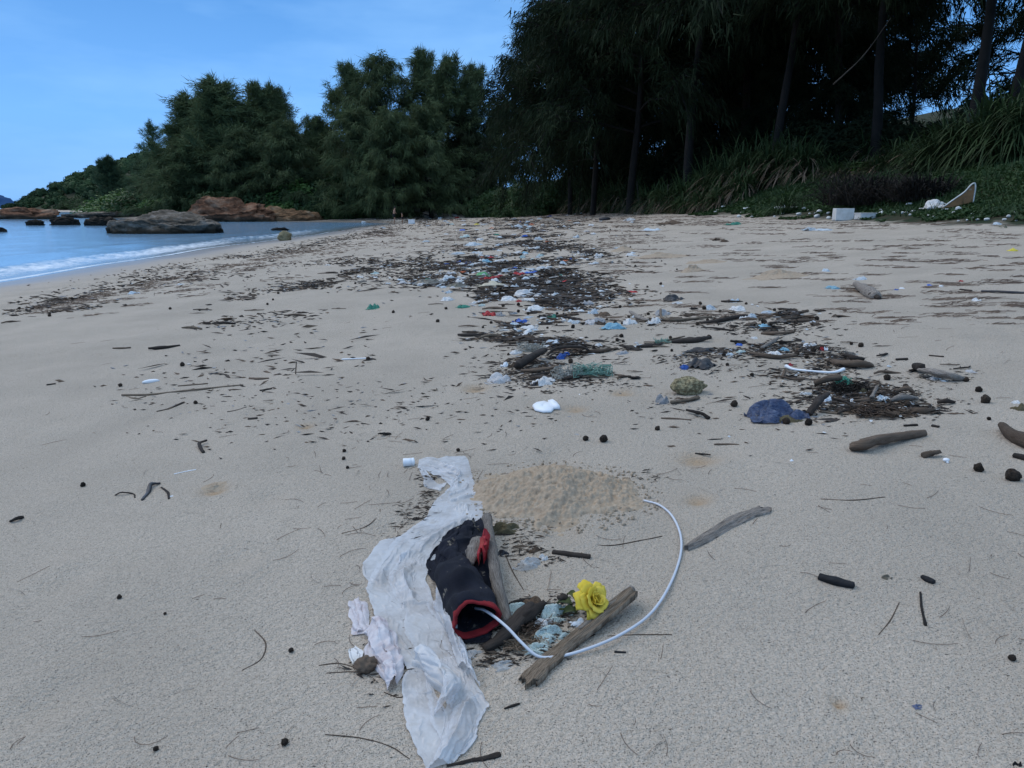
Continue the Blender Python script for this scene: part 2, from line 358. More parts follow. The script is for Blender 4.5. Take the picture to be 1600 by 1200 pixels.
mat('crown_mid', (.066, .090, .042), (.105, .138, .058), scale=.7, rough=.75, spec=.15, trans=.25, coords='World', rnd=.12)
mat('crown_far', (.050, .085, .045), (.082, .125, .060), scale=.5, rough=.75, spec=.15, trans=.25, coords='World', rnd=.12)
mat('crown_dark', (.013, .021, .011), (.026, .038, .017), scale=.8, rough=.8, spec=.1, trans=.2, coords='World', rnd=.12)  # darker copy of the crown colour, with the wood's deep shade painted in
mat('crown_brown', (.085, .060, .045), (.05, .05, .03), scale=1.5, rough=.8, spec=.1, trans=.2, coords='World')
mat('leaf_green', (.022, .050, .016), (.048, .092, .028), scale=.8, rough=.6, spec=.25, trans=.25, coords='World', rnd=.2)
mat('leaf_bright', (.06, .13, .03), (.09, .17, .04), scale=.8, rough=.6, trans=.25)
mat('blade_green', (.026, .048, .019), (.050, .084, .030), scale=.9, rough=.6, spec=.2, trans=.15, coords='World', rnd=.15)
mat('blade_dead', (.17, .125, .085), (.28, .21, .15), scale=1.4, rough=.8, spec=.1, coords='World')
mat('trunk', (.010, .009, .0075), (.022, .018, .015), scale=2, rough=.9, bump=.6, bscale=8)
mat('pale_stem', (.035, .03, .024), (.065, .055, .045), scale=2, rough=.9)
mat('twigs_dark', (.012, .010, .008), (.032, .025, .019), scale=2, rough=.9, coords='World')
mat('wood_mass', (.026, .048, .022), (.048, .078, .032), scale=.08, rough=.85, spec=.1, coords='World', lo=.4, hi=.6)
mat('island', (.035, .075, .16), (.045, .09, .18), scale=.01, rough=.95, spec=0, coords='World')  # blue of distance haze put into the base colour; no haze volume
def rock_mat(name, a, b_, c, sc, tide=(.02, .018, .014), zt=.55):
    m = bpy.data.materials.new(name); m.use_nodes = True; t = m.node_tree; b = t.nodes['Principled BSDF']; L = t.links.new
    ge = N(t, 'ShaderNodeNewGeometry'); pos = ge.outputs['Position']
    mp = N(t, 'ShaderNodeMapping'); mp.inputs['Scale'].default_value = (1, 1, 2.2); mp.inputs['Rotation'].default_value = (.2, .5, 0); L(pos, mp.inputs[0])
    n = N(t, 'ShaderNodeTexNoise', i_Scale=sc, i_Detail=8., i_Roughness=.7); L(mp.outputs[0], n.inputs[0])
    r = N(t, 'ShaderNodeValToRGB'); L(n.outputs[0], r.inputs[0]); e = r.color_ramp.elements
    e[0].position = .36; e[0].color = (*a, 1); e[1].position = .66; e[1].color = (*c, 1); q = e.new(.5); q.color = (*b_, 1)
    v = N(t, 'ShaderNodeTexNoise', i_Scale=sc * 3, i_Detail=8., i_Roughness=.75); L(mp.outputs[0], v.inputs[0])
    bm = N(t, 'ShaderNodeBump'); bm.inputs['Distance'].default_value = .25; bm.inputs['Strength'].default_value = .9; L(v.outputs[0], bm.inputs['Height']); L(bm.outputs[0], b.inputs['Normal'])
    sp = N(t, 'ShaderNodeSeparateXYZ'); L(pos, sp.inputs[0]); ad = N(t, 'ShaderNodeMath', operation='MULTIPLY_ADD'); L(n.outputs[0], ad.inputs[0]); ad.inputs[1].default_value = .9; L(sp.outputs['Z'], ad.inputs[2])
    mr = N(t, 'ShaderNodeMapRange'); mr.inputs[1].default_value = zt + .25; mr.inputs[2].default_value = zt + .7; L(ad.outputs[0], mr.inputs[0])
    mx = N(t, 'ShaderNodeMixRGB'); mx.inputs[1].default_value = (*tide, 1); L(mr.outputs[0], mx.inputs[0]); L(r.outputs[0], mx.inputs[2]); L(mx.outputs[0], b.inputs['Base Color'])
    b.inputs['Roughness'].default_value = .85; b.inputs['Specular IOR Level'].default_value = .2
    MATS[name] = m
rock_mat('rock_grey', (.06, .048, .036), (.17, .138, .105), (.34, .295, .25), 1.1, tide=(.035, .026, .016), zt=.35)
rock_mat('rock_rust', (.05, .027, .016), (.19, .085, .045), (.36, .22, .14), .55, tide=(.045, .032, .02), zt=.35)
rock_mat('rock_tan', (.10, .055, .028), (.26, .14, .07), (.42, .29, .18), .6, tide=(.07, .05, .03), zt=.2)
rock_mat('rock_dark', (.015, .012, .009), (.035, .026, .018), (.07, .05, .035), 1.3)
# ------------------------------------------------------------------ the setting: ground sheet, sea, rocks, hills
def polar(rs, ang):
    r = rs[:, None]; a = ang[None]
    X = (r * np.sin(a)).ravel(); Y = (r * np.cos(a)).ravel()
    return X, Y
def angs(front, back):
    a = list(np.linspace(-math.radians(46), math.radians(46), front))
    b = list(np.linspace(math.radians(46), math.radians(314), back))[1:-1]
    return np.array(a + b)
ANG = angs(620, 90)
RS = np.concatenate([[.02, .15, .35], .55 * 1.0135 ** np.arange(494), [500, 800, 1500, 3000, 6000]])
RS = np.unique(np.round(RS, 4)); RS = RS[np.r_[True, np.diff(RS) > .0035 * RS[:-1]]]
X, Y = polar(RS, ANG); Zg = ground(X, Y)
damp = np.zeros(len(X)); 
for (px, py, r, d, t) in PITS: damp = np.maximum(damp, .75 * np.exp(-((X - px) ** 2 + (Y - py) ** 2) / (r * r) * 1.5))
gm = mesh(np.stack([X, Y, Zg], 1), grid_faces(len(RS), len(ANG), True)[:, ::-1], M('sand'), name='beach')
gm.flip_normals() if gm.polygons[1000].normal.z < 0 else None
gxy = None
for nm_, val in (('damp', damp), ('shore', shore(X, Y)), ('veg', vegd(X, Y))):
    a = gm.attributes.new(nm_, 'FLOAT', 'POINT'); a.data.foreach_set('value', val.astype(np.float32))
obj('beach', gm, kind='structure', label='pale grey sand beach sloping from the grassy bank down to the sea')

def sea_material():
    m = bpy.data.materials.new('sea_water'); m.use_nodes = True; t = m.node_tree; b = t.nodes['Principled BSDF']; L = t.links.new
    ge = N(t, 'ShaderNodeNewGeometry'); pos = ge.outputs['Position']
    b.inputs['Base Color'].default_value = (.20, .36, .52, 1); b.inputs['Roughness'].default_value = .10; b.inputs['IOR'].default_value = 1.33
    b.inputs['Specular IOR Level'].default_value = .5
    mp = N(t, 'ShaderNodeMapping'); mp.inputs['Scale'].default_value = (.55, 1.0, 1); mp.inputs['Rotation'].default_value = (0, 0, .35); L(pos, mp.inputs[0])
    n = N(t, 'ShaderNodeTexNoise', i_Scale=2.6, i_Detail=7., i_Roughness=.62); L(mp.outputs[0], n.inputs[0])
    bm = N(t, 'ShaderNodeBump'); bm.inputs['Distance'].default_value = .05; bm.inputs['Strength'].default_value = .5; L(n.outputs[0], bm.inputs['Height']); L(bm.outputs[0], b.inputs['Normal'])
    at = N(t, 'ShaderNodeAttribute'); at.attribute_name = 'foam'
    mp2 = N(t, 'ShaderNodeMapping'); mp2.inputs['Scale'].default_value = (1.0, .45, 1); L(pos, mp2.inputs[0])
    n2 = N(t, 'ShaderNodeTexNoise', i_Scale=4.2, i_Detail=9., i_Roughness=.72); L(mp2.outputs[0], n2.inputs[0])
    ad = N(t, 'ShaderNodeMath', operation='ADD'); L(at.outputs['Fac'], ad.inputs[0]); L(n2.outputs[0], ad.inputs[1])
    mr = N(t, 'ShaderNodeMapRange'); mr.inputs[1].default_value = .93; mr.inputs[2].default_value = 1.28; L(ad.outputs[0], mr.inputs[0])
    fo = N(t, 'ShaderNodeBsdfPrincipled'); fo.inputs['Base Color'].default_value = (.80, .84, .88, 1); fo.inputs['Roughness'].default_value = .6
    a2 = N(t, 'ShaderNodeAttribute'); a2.attribute_name = 'shallow'
    sm = N(t, 'ShaderNodeMixRGB'); sm.inputs[1].default_value = (.21, .37, .53, 1); sm.inputs[2].default_value = (.22, .27, .30, 1); L(a2.outputs['Fac'], sm.inputs[0]); L(sm.outputs[0], b.inputs['Base Color'])
    mx = N(t, 'ShaderNodeMixShader'); L(mr.outputs[0], mx.inputs[0]); L(b.outputs[0], mx.inputs[1]); L(fo.outputs[0], mx.inputs[2]); L(mx.outputs[0], t.nodes['Material Output'].inputs[0])
    return m
a = np.linspace(math.radians(-60), math.radians(4), 520)
rs = np.concatenate([8 * 1.013 ** np.arange(310), [500, 650, 900, 1400, 2200, 3500, 6000]])
X, Y = polar(rs, a); s = shore(X, Y)
open_ = sstep(75, 50, Y)
wob = .5 * vn(Y * .12, X * .05) + .25 * vn(Y * .5, X * .1)
w1 = np.exp(-((s + 2.35 + wob) / .42) ** 2); w2 = np.exp(-((s + 5.6 + wob * 1.3) / .8) ** 2)
zz = .10 * w1 * open_ + .05 * w2 * open_ + .012 * vn(X * .8, Y * .8) * sstep(0, -2, s) + .014 * sstep(-2.5, 0, s) * open_
foam = open_ * np.clip(np.where(s > -2.7 - wob, .66 + .0 * s - .2 * sstep(-1.7, -.4, s), 0) * 1.0 + .0, 0, 1)
foam = open_ * (.46 * np.exp(-((s + 2.05 + wob) / .7) ** 2) + .40 * np.exp(-((s + .9 + .4 * wob) / .8) ** 2) + .33 * np.exp(-((s + 5.2 + wob * 1.3) / .5) ** 2) + .55 * np.exp(-(s / .14) ** 2))
me = mesh(np.stack([X, Y, zz], 1), grid_faces(len(rs), len(a)), sea_material(), name='sea')
if me.polygons[5].normal.z < 0: me.flip_normals()
for nm_, val in (('foam', foam), ('shallow', sstep(-2.5, -.2, s))):
    q = me.attributes.new(nm_, 'FLOAT', 'POINT'); q.data.foreach_set('value', val.astype(np.float32))
obj('sea', me, kind='structure', label='calm blue sea with a thin line of white foam')

def rock(name, label, x0, x1, ybase, ytop, Ydep, m, seed, depth=1.0, amp=.35, fr=1.8, group=None, nu=60, nv=90, lift=.35, cat='rock', pk=.5, Yoff=None):
    """rock whose outline spans photo columns x0..x1; it stands in the water or sand at distance Ydep"""
    p0 = AT(x0, ybase, Ydep); p1 = AT(x1, ybase, Ydep); pt = AT((x0 + x1) / 2, ytop, Ydep)
    w = (p1[0] - p0[0]) / 2; h = pt[2] - p0[2]
    V, F = blob(1, 1, 1, nu, nv, amp, fr, seed, 5, True)
    V = V / np.abs(V).max(0); V[:, 2] = np.sign(V[:, 2]) * np.abs(V[:, 2]) ** .75
    V[:, 2] = np.where(V[:, 2] > 0, V[:, 2] ** .8 if False else V[:, 2], V[:, 2])
    V[:, 2] *= 1 + .3 * vn(V[:, 0] * 2.2 + seed, V[:, 1] * 2)
    V[:, 0] += (pk - .5) * .8 * np.clip(V[:, 2], 0, 1)
    V[:, 2] += .10 * np.round(2.5 * fbm(V[:, 0] * 1.5 + seed, V[:, 1] * 1.5, V[:, 2] * 4, 2)) / 2.5
    V[:, 2] /= V[:, 2].max(); V = V * np.array([w, w * depth, h * .98])
    # fractured strata
    f = fbm(V[:, 0] * 1.3 + seed, V[:, 1] * 1.3, V[:, 2] * 3.0, 4)
    V += unit(V) * (f * .06 * h)[:, None]
    me = mesh(V, F, m, name=name); loc = ((p0[0] + p1[0]) / 2, Ydep + (Yoff if Yoff is not None else w * depth * .5), p0[2] - .05)
    return obj(name, me, loc, label=label, cat=cat, group=group)
rock('boulder', 'large low grey boulder standing in the shallows, cracked pale top', 158, 338, 362, 327, 50, M('rock_grey'), 3, .5, .22, 1.9, nu=90, nv=160)
rock('sea_rock', 'small dark rock awash just past the right end of the grey boulder', 422, 452, 359, 354, 56, M('rock_dark'), 5, .4)
rock('sea_rock', 'low brown rock in the water, middle of the small ones left of the grey boulder', 72, 121, 348, 335, 72, M('rock_dark'), 6, .5)
rock('sea_rock', 'brown wedge of rock touching the left end of the grey boulder', 128, 182, 348, 336, 70, M('rock_dark'), 7, .5)
rock('sea_rock', 'tiny dark rock standing alone in the open water', 37, 69, 348, 342, 71, M('rock_dark'), 8, .4)
rock('sea_rock', 'dark flat rock cut off by the left edge of the view', -14, 9, 361, 353, 53, M('rock_dark'), 9, .5)
rock('sea_rock', 'rusty rock ledge at the water end of the headland', -30, 92, 341, 322, 105, M('rock_rust'), 10, .3)
rock('sea_rock', 'pinkish round rock on the sand spit before the headland', 152, 186, 333, 326, 125, M('rock_rust'), 12, .6)
rock('sea_rock', 'brown low reef between the headland and the grey boulder', 88, 300, 336, 329, 118, M('rock_grey'), 13, .15)
rock('rock_outcrop', 'rust red rock outcrop below the drooping trees', 285, 430, 347, 304, 88, M('rock_rust'), 14, .35, .30, 2.0, nu=110, nv=160, cat='rock outcrop')
rock('rock_outcrop', 'orange tan end of the rock outcrop reaching the cove', 400, 505, 346, 320, 90, M('rock_tan'), 15, .4, .32, 2.2, nu=90, nv=130, cat='rock outcrop')
rock('rock_outcrop', 'low dark brown rock shelf under the bushes by the two bathers', 490, 610, 338, 328, 97, M('rock_rust'), 16, .3, .3, cat='rock outcrop')
rock('rock_outcrop', 'reddish rock ledge half hidden left of the rust red outcrop', 228, 300, 333, 324, 108, M('rock_rust'), 17, .35, .3, cat='rock outcrop')
# sand spit behind the grey boulder
p = AT(200, 334, 112)
V, F = blob(16, 4, .38, 16, 40, .15, 2, 4); obj('sand_spit', mesh(V, F, M('rock_grey')), (p[0], p[1] + 12, -.1), kind='structure')
# far island at the left edge
V, F = blob(52, 60, 27, 20, 40, .25, 2, 9); p = AT(-14, 322, 1500); obj('island', mesh(V, F, M('island')), (p[0] - 15, 1500, -4), kind='structure', label='far island on the horizon, coloured blue for haze')
# small round stone at the water's edge
p = G(443, 376); V, F = blob(.34, .3, .30, 20, 28, .25, 2, 5)
obj('stone', mesh(V, F, M('sponge')), (p[0], p[1] + .2, p[2] + .16), label='yellowish brown boulder alone on the wet sand by the water', cat='stone')

# ------------------------------------------------------------------ vegetation
def make_tree(seed, h, spread, cb, nl, bl, bw, nb, lean=(0, 0), droop=.6, step=.42, rad=.02, up=1.0, csd=.16, tips=0):
    r = np.random.RandomState(seed)
    tp = np.array([[lean[0] * t ** 1.5 * h + .02 * h * math.sin(t * 5 + seed), lean[1] * t ** 1.5 * h + .02 * h * math.sin(t * 4 + seed * 2), t * h] for t in np.linspace(0, 1, 9)])
    tp[0, 2] = -.6
    wood = [tube(tp, [rad * h, rad * h * .75, rad * h * .5, rad * h * .12], 9, 26, .12, 1, seed, 1.2)]
    C, D = [], []
    for i in range(nl):
        t = cb + (1 - cb) * ((i + r.rand()) / nl) ** .9
        base = spline(tp, 60)[min(59, int(t * 59))]
        az = i * 2.4 + r.rand() * .9; q = (t - cb) / (1 - cb)
        ln = spread * ((1 - q) ** .62) * (.75 + .4 * r.rand()) + .6
        el = (-.05 + .9 * q + .25 * r.rand()) * up
        d = np.array([math.cos(az) * math.cos(el), math.sin(az) * math.cos(el), math.sin(el)])
        pts = np.array([base + d * ln * s + np.array([0, 0, ln * (.16 * s - .22 * droop * s * s)]) + r.randn(3) * .04 * ln * s for s in np.linspace(0, 1, 5)])
        wood.append(tube(pts, [rad * h * .28 * (1 - .6 * q), .03, .015], 5, 9, 0, 1, 0, 1, False))
        P = spline(pts, 24); n2 = int(4 + ln * 1.7)
        for k in range(n2):
            s = .22 + .78 * (k + r.rand()) / n2; b0 = P[min(23, int(s * 23))]
            dd = unit(d * .75 + r.randn(3) * .55 + np.array([0, 0, .18 * up])); l2 = ln * (.18 + .22 * r.rand()) * (1.1 - .4 * s) + .35
            m_ = max(2, int(l2 / step))
            for j in range(m_ + 1):
                u = (j + r.rand() * .6) / m_; C.append(b0 + dd * l2 * u + np.array([0, 0, -droop * .30 * l2 * u * u])); D.append(unit(dd + np.array([0, 0, -droop * .7 * u])))
            if l2 > .9: wood.append(tube(np.array([b0, b0 + dd * l2 * .5, b0 + dd * l2 + np.array([0, 0, -droop * .25 * l2])]), [.025, .012], 3, 3, 0, 1, 0, 1, False))
    for k in range(tips):
        t = r.uniform(.45, 1); b0 = spline(tp, 60)[min(59, int(t * 59))] + np.r_[r.randn(2) * spread * .42 * (1.25 - t), .06 * h]; dd = unit(np.array([lean[0] * 5 + r.randn() * .3, r.randn() * .3, 1.])); l2 = h * r.uniform(.09, .17)
        for j in range(9):
            for q_ in range(2): C.append(b0 + dd * l2 * j / 9 + r.randn(3) * .03 * (9 - j)); D.append(dd)
    C = np.array(C); D = np.array(D); n = len(C)
    C2 = np.repeat(C, nb, 0) + r.randn(n * nb, 3) * csd; D2 = np.repeat(D, nb, 0)
    dr = unit(D2 * .8 + r.randn(n * nb, 3) * .42 + np.array([0, 0, -droop]) * (.4 + .9 * r.rand(n * nb, 1)))
    sd_ = unit(np.cross(dr, r.randn(n * nb, 3)))
    V, F = tris(C2, dr * (bl * (.5 + r.rand(n * nb, 1))), sd_ * bw * (.6 + .7 * r.rand(n * nb, 1)))
    Vw, Fw, _ = join([(w[0], w[1]) for w in wood])
    return (Vw, Fw), (V, F), n * nb
TREES = {}
def tree_type(key, crownmat, **k):
    w, c, n = make_tree(**k); TREES[key] = (mesh(*w, M('trunk'), name='trunk'), {}, c, k['h'])
    print('tree', key, n)
def tree(key, cm, label, px, Yd, ztop=None, ytop=None, rz=0, wide=1.0, group=None, name='casuarina_tree', base=None):
    tm, cms, c, h = TREES[key]
    if cm not in cms: cms[cm] = mesh(*c, M(cm), smooth=False, name='crown')
    x = AT(px, 322, Yd)[0]; z = gz(x, Yd)
    if ytop is not None: ztop = AT(px, ytop, Yd)[2]; h = np.percentile(c[0][:, 2], 99.7)
    s = (ztop - z) / h
    t = obj(name, None, (x, Yd, z), label=label, cat='tree', group=group, rot=(0, 0, rz), scl=(s * wide, s * wide, s))
    obj('trunk', tm, parent=t); obj('crown', cms[cm], parent=t); return t
tree_type('a', 0, seed=11, h=10, spread=3.7, cb=.10, nl=34, bl=.50, bw=.030, nb=22, lean=(-.10, 0), droop=.35, up=1.2, csd=.15, tips=26)
tree_type('b', 0, seed=12, h=10, spread=3.6, cb=.06, nl=36, bl=.62, bw=.028, nb=23, lean=(.04, 0), droop=.85, up=1.0, csd=.16)
tree_type('c', 0, seed=13, h=10, spread=3.3, cb=.12, nl=28, bl=.48, bw=.030, nb=18, lean=(0, 0), droop=.5, up=1.25, csd=.14, tips=18)
tree_type('n', 0, seed=14, h=10, spread=4.2, cb=.20, nl=36, bl=.34, bw=.022, nb=26, lean=(-.05, 0), droop=.95, up=.8, rad=.014, step=.30, csd=.14)
tree_type('m', 0, seed=15, h=10, spread=4.4, cb=.26, nl=34, bl=.34, bw=.022, nb=24, lean=(.05, .02), droop=.9, up=.75, rad=.016, step=.30, csd=.14)
tree_type('h', 0, seed=18, h=10, spread=3.6, cb=.46, nl=30, bl=.34, bw=.022, nb=24, lean=(-.04, .02), droop=.9, up=.7, rad=.016, step=.30, csd=.14)
tree_type('s', 0, seed=16, h=10, spread=3.0, cb=.30, nl=15, bl=.55, bw=.03, nb=18, lean=(-.06, 0), droop=.2, up=1.2, csd=.14)
GF = 'trees at the far end of the beach'
for i, (k, cm, px, Yd, yt, rz, wd, lab) in enumerate([
    ('s', 'crown_far', 252, 135, 190, 1, .95, 'small open crowned tree standing up alone above the headland ridge'),
    ('a', 'crown_far', 178, 190, 245, 2, 1.2, 'dark tree topping the headland ridge left of the small open crowned tree'),
    ('b', 'crown_far', 232, 128, 248, 0, 1.5, 'bushy tree low on the headland under the small open crowned tree'),
    ('c', 'crown_far', 290, 118, 196, 3, 1.6, 'low tree joining the small open crowned tree to the spiky grove'),
    ('a', 'crown_mid', 328, 108, 148, 0, 1.35, 'wind swept tree at the left edge of the spiky grove above the rust rocks'),
    ('b', 'crown_mid', 300, 103, 214, 1, 1.6, 'lower drooping tree in front of the left edge of the spiky grove'),
    ('a', 'crown_mid', 372, 104, 124, .3, 1.25, 'tallest spiky topped tree of the grove above the rust rocks'),
    ('c', 'crown_mid', 415, 106, 130, 1.2, 1.1, 'spiky tree in the middle of the grove above the rust rocks'),
    ('a', 'crown_mid', 448, 105, 133, 5.9, .9, 'tree with leaning tip at the right side of the grove above the rust rocks'),
    ('b', 'crown_mid', 385, 98, 205, 2.2, 1.3, 'broad drooping tree low in front of the spiky grove'),
    ('b', 'crown_mid', 452, 97, 190, 4.1, 1.2, 'broad drooping tree above the orange end of the outcrop'),
    ('c', 'crown_mid', 500, 104, 182, 2.0, 1.1, 'shorter tree filling the dip in the skyline before the big rounded tree'),
    ('b', 'crown_dark', 520, 110, 200, 3.0, 1.2, 'dark tree behind the dip in the skyline'),
    ('c', 'crown_mid', 560, 104, 100, .5, 1.1, 'left half of the big rounded trees, with blue sky showing through its edge'),
    ('b', 'crown_mid', 605, 100, 88, 1.9, 1.05, 'big rounded tree with the smooth top in the centre left of the grove'),
    ('c', 'crown_mid', 662, 101, 78, 3.3, .85, 'tall narrow topped tree beside the big rounded tree'),
    ('c', 'crown_mid', 702, 98, 86, 4.4, .85, 'tall feathery tree just right of the narrow topped one'),
    ('c', 'crown_mid', 744, 99, 100, 5.6, .85, 'thin tree with sky gaps nearest the near dark wood'),
    ('b', 'crown_mid', 560, 94, 170, 5.0, 1.15, 'drooping tree low over the cove at the foot of the big rounded tree'),
    ('b', 'crown_mid', 612, 90, 172, .8, 1.1, 'weeping tree whose branches hang over the two bathers'),
    ('b', 'crown_mid', 672, 92, 165, 2.9, 1.1, 'weeping tree in front of the tall narrow topped tree'),
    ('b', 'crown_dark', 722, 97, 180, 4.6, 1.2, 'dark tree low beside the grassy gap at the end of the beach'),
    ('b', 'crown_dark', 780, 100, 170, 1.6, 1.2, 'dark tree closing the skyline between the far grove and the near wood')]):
    tree(k, cm, lab, px, Yd, ytop=yt, rz=rz, wide=wd, group=GF)
GN = 'tall dark trees on the bank to the right'
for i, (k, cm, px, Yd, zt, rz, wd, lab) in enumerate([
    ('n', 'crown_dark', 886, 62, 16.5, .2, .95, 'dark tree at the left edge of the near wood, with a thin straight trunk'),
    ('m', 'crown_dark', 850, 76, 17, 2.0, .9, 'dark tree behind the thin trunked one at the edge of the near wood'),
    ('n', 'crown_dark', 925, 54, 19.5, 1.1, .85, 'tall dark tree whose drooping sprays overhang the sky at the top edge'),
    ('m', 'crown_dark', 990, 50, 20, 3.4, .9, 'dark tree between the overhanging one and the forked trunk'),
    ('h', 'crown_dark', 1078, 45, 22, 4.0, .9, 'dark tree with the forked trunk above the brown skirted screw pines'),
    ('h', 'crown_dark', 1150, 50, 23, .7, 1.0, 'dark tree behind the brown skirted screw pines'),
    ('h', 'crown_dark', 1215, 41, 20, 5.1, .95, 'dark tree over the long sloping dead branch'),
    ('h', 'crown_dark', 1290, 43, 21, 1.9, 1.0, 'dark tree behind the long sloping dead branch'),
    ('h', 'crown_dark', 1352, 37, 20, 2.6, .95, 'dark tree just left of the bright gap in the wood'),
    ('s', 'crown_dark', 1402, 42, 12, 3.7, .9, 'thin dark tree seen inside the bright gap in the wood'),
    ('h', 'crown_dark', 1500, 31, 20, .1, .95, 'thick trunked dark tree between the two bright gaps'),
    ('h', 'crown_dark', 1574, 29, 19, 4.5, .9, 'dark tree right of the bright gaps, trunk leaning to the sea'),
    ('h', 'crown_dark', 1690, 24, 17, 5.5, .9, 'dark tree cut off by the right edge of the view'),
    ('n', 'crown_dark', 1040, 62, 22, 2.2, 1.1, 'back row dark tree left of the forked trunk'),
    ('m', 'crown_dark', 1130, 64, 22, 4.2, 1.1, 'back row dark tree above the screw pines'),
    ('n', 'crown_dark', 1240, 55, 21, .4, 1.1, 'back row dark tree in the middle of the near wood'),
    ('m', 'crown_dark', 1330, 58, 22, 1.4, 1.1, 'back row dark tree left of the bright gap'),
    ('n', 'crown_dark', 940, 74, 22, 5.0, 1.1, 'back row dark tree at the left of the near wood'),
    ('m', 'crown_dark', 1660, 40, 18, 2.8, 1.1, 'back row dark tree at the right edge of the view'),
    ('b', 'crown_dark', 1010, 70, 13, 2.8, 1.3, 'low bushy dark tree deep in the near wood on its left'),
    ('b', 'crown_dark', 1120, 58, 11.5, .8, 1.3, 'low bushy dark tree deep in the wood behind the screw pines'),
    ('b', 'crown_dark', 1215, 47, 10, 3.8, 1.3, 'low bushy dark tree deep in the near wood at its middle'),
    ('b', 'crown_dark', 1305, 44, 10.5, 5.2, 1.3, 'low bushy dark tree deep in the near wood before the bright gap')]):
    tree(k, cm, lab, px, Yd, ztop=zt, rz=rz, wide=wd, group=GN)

# woodland over the headland: one mass too far off to count
r = np.random.RandomState(5); hx = r.uniform(-225, -50, 3000); hy = r.uniform(95, 330, 3000)
v = vegd(hx, hy); k = (v > .3) & (v < 75) & (hy > 128) & (hx / hy > -.78) ; hx, hy, v = hx[k], hy[k], v[k]
parts = []; lf = []
for i in range(len(hx)):
    z = gz(hx[i], hy[i]); q = r.uniform(1.3, 3.0) * (.6 + .4 * min(1, v[i] / 12)); 
    V, F = blob(q, q, q * .85, 7, 9, .3, 2, i % 17, 2); parts.append((V * .80 + [hx[i], hy[i], z + q * .35], F))
    n = 84; d = unit(r.randn(n, 3)); d[:, 2] = np.abs(d[:, 2]) * .9 - .1; c = d * np.array([q, q, q * .85]) * r.uniform(.85, 1.12, (n, 1)) + [hx[i], hy[i], z + q * .35]
    a_ = unit(r.randn(n, 3)); lf.append(quads(c, a_ * r.uniform(.15, .36, (n, 1)), unit(np.cross(a_, r.randn(n, 3))) * r.uniform(.10, .22, (n, 1))))
V, F, _ = join([(p_[0], p_[1]) for p_ in parts] + lf)
obj('woodland', mesh(V, F, M('wood_mass'), smooth=False), kind='stuff', label='dense green woodland covering the far headland')

def shrub_mesh(seed, n=7000, a=1.0, h=.9, ls=.040, nst=7):
    r = np.random.RandomState(seed); d = unit(r.randn(n, 3)); d[:, 2] = np.abs(d[:, 2])
    lump = 1 + .35 * fbm(d[:, 0] * 1.8 + seed, d[:, 1] * 1.8, d[:, 2] * 1.8, 3)
    c = d * np.array([a, a, h]) * lump[:, None] * (r.uniform(.35, 1, (n, 1)) ** .45)
    nr = unit(d + r.randn(n, 3) * .6); t = unit(np.cross(nr, r.randn(n, 3))); b = np.cross(nr, t)
    V, F = quads(c, t * ls * r.uniform(.6, 1.3, (n, 1)), b * ls * .45 * r.uniform(.6, 1.2, (n, 1)))
    st = [tube([[0, 0, -.1], d[i] * [a * .4, a * .4, h * .4], d[i] * [a * .8, a * .8, h * .85]], [.03, .012], 4, 4) for i in range(nst)]
    return (V, F), join([(s_[0], s_[1]) for s_ in st])[:2]
SH = [shrub_mesh(s_) for s_ in (1, 2, 3)]; SHM = {}
def shrub(label, px, Yd, w, h, m, group='shrubs at the foot of the trees', name='shrub', zoff=0):
    i = R.randrange(3)
    if (i, m) not in SHM: SHM[i, m] = (mesh(*SH[i][0], M(m), smooth=False, name='foliage'), mesh(*SH[i][1], M('trunk'), name='stem'))
    x = AT(px, 322, Yd)[0]; t = obj(name, None, (x, Yd, gz(x, Yd) - .1 + zoff), label=label, cat='shrub', group=group, rot=(0, 0, R.random() * 6), scl=(w, w, h))
    a_, b_ = SHM[i, m]; obj('foliage', a_, parent=t); obj('stem', b_, parent=t)
for i, X_ in enumerate(np.arange(-150, -33, 4.5)):
    Y_ = float(interp(X_, YF)) + 9 + .02 * abs(X_) + [1.0, 2.6][i % 2]; far_add = (800 + 1155 * X_ / (Y_ * .972), Y_, 3.6 + .8 * math.sin(i * 2.1), 2.6 + .7 * math.sin(i * 1.3)); FARS = globals().setdefault('FARS', []); FARS.append(far_add)
ORD = 'first second third fourth fifth sixth seventh eighth ninth tenth eleventh twelfth thirteenth fourteenth fifteenth sixteenth seventeenth eighteenth nineteenth twentieth twenty-first twenty-second twenty-third twenty-fourth twenty-fifth twenty-sixth twenty-seventh'.split()
far_sh = [(470, 97.5, 5, 4.4), (520, 97, 5.4, 5), (560, 96.5, 5, 5.5), (590, 96.5, 4, 4), (430, 98, 4.5, 4.2), (360, 99, 5, 3.6), (305, 104, 6, 3.6), (400, 98, 4.5, 3.2), (260, 122, 8, 4), (210, 128, 8, 3.5), (540, 93.8, 3, 2.6), (500, 93, 2.6, 2.2),(570, 94.5, 2.6, 2.4), (232, 124, 5, 3.6), (285, 112, 5, 3.4)]
for i, (px, Yd, w, h) in enumerate(FARS): shrub(f'green bush at the foot of the headland wood, {ORD[i]} from the left', px, Yd, w, h, 'leaf_green', 'bushes along the foot of the headland')
for i, (px, Yd, w, h) in enumerate(sorted(far_sh)): shrub(f'green shrub beneath the far grove, {ORD[i]} from the left', px, Yd, w, h, 'leaf_green' if R.random() < .8 else 'leaf_bright', 'green shrubs beneath the far grove')
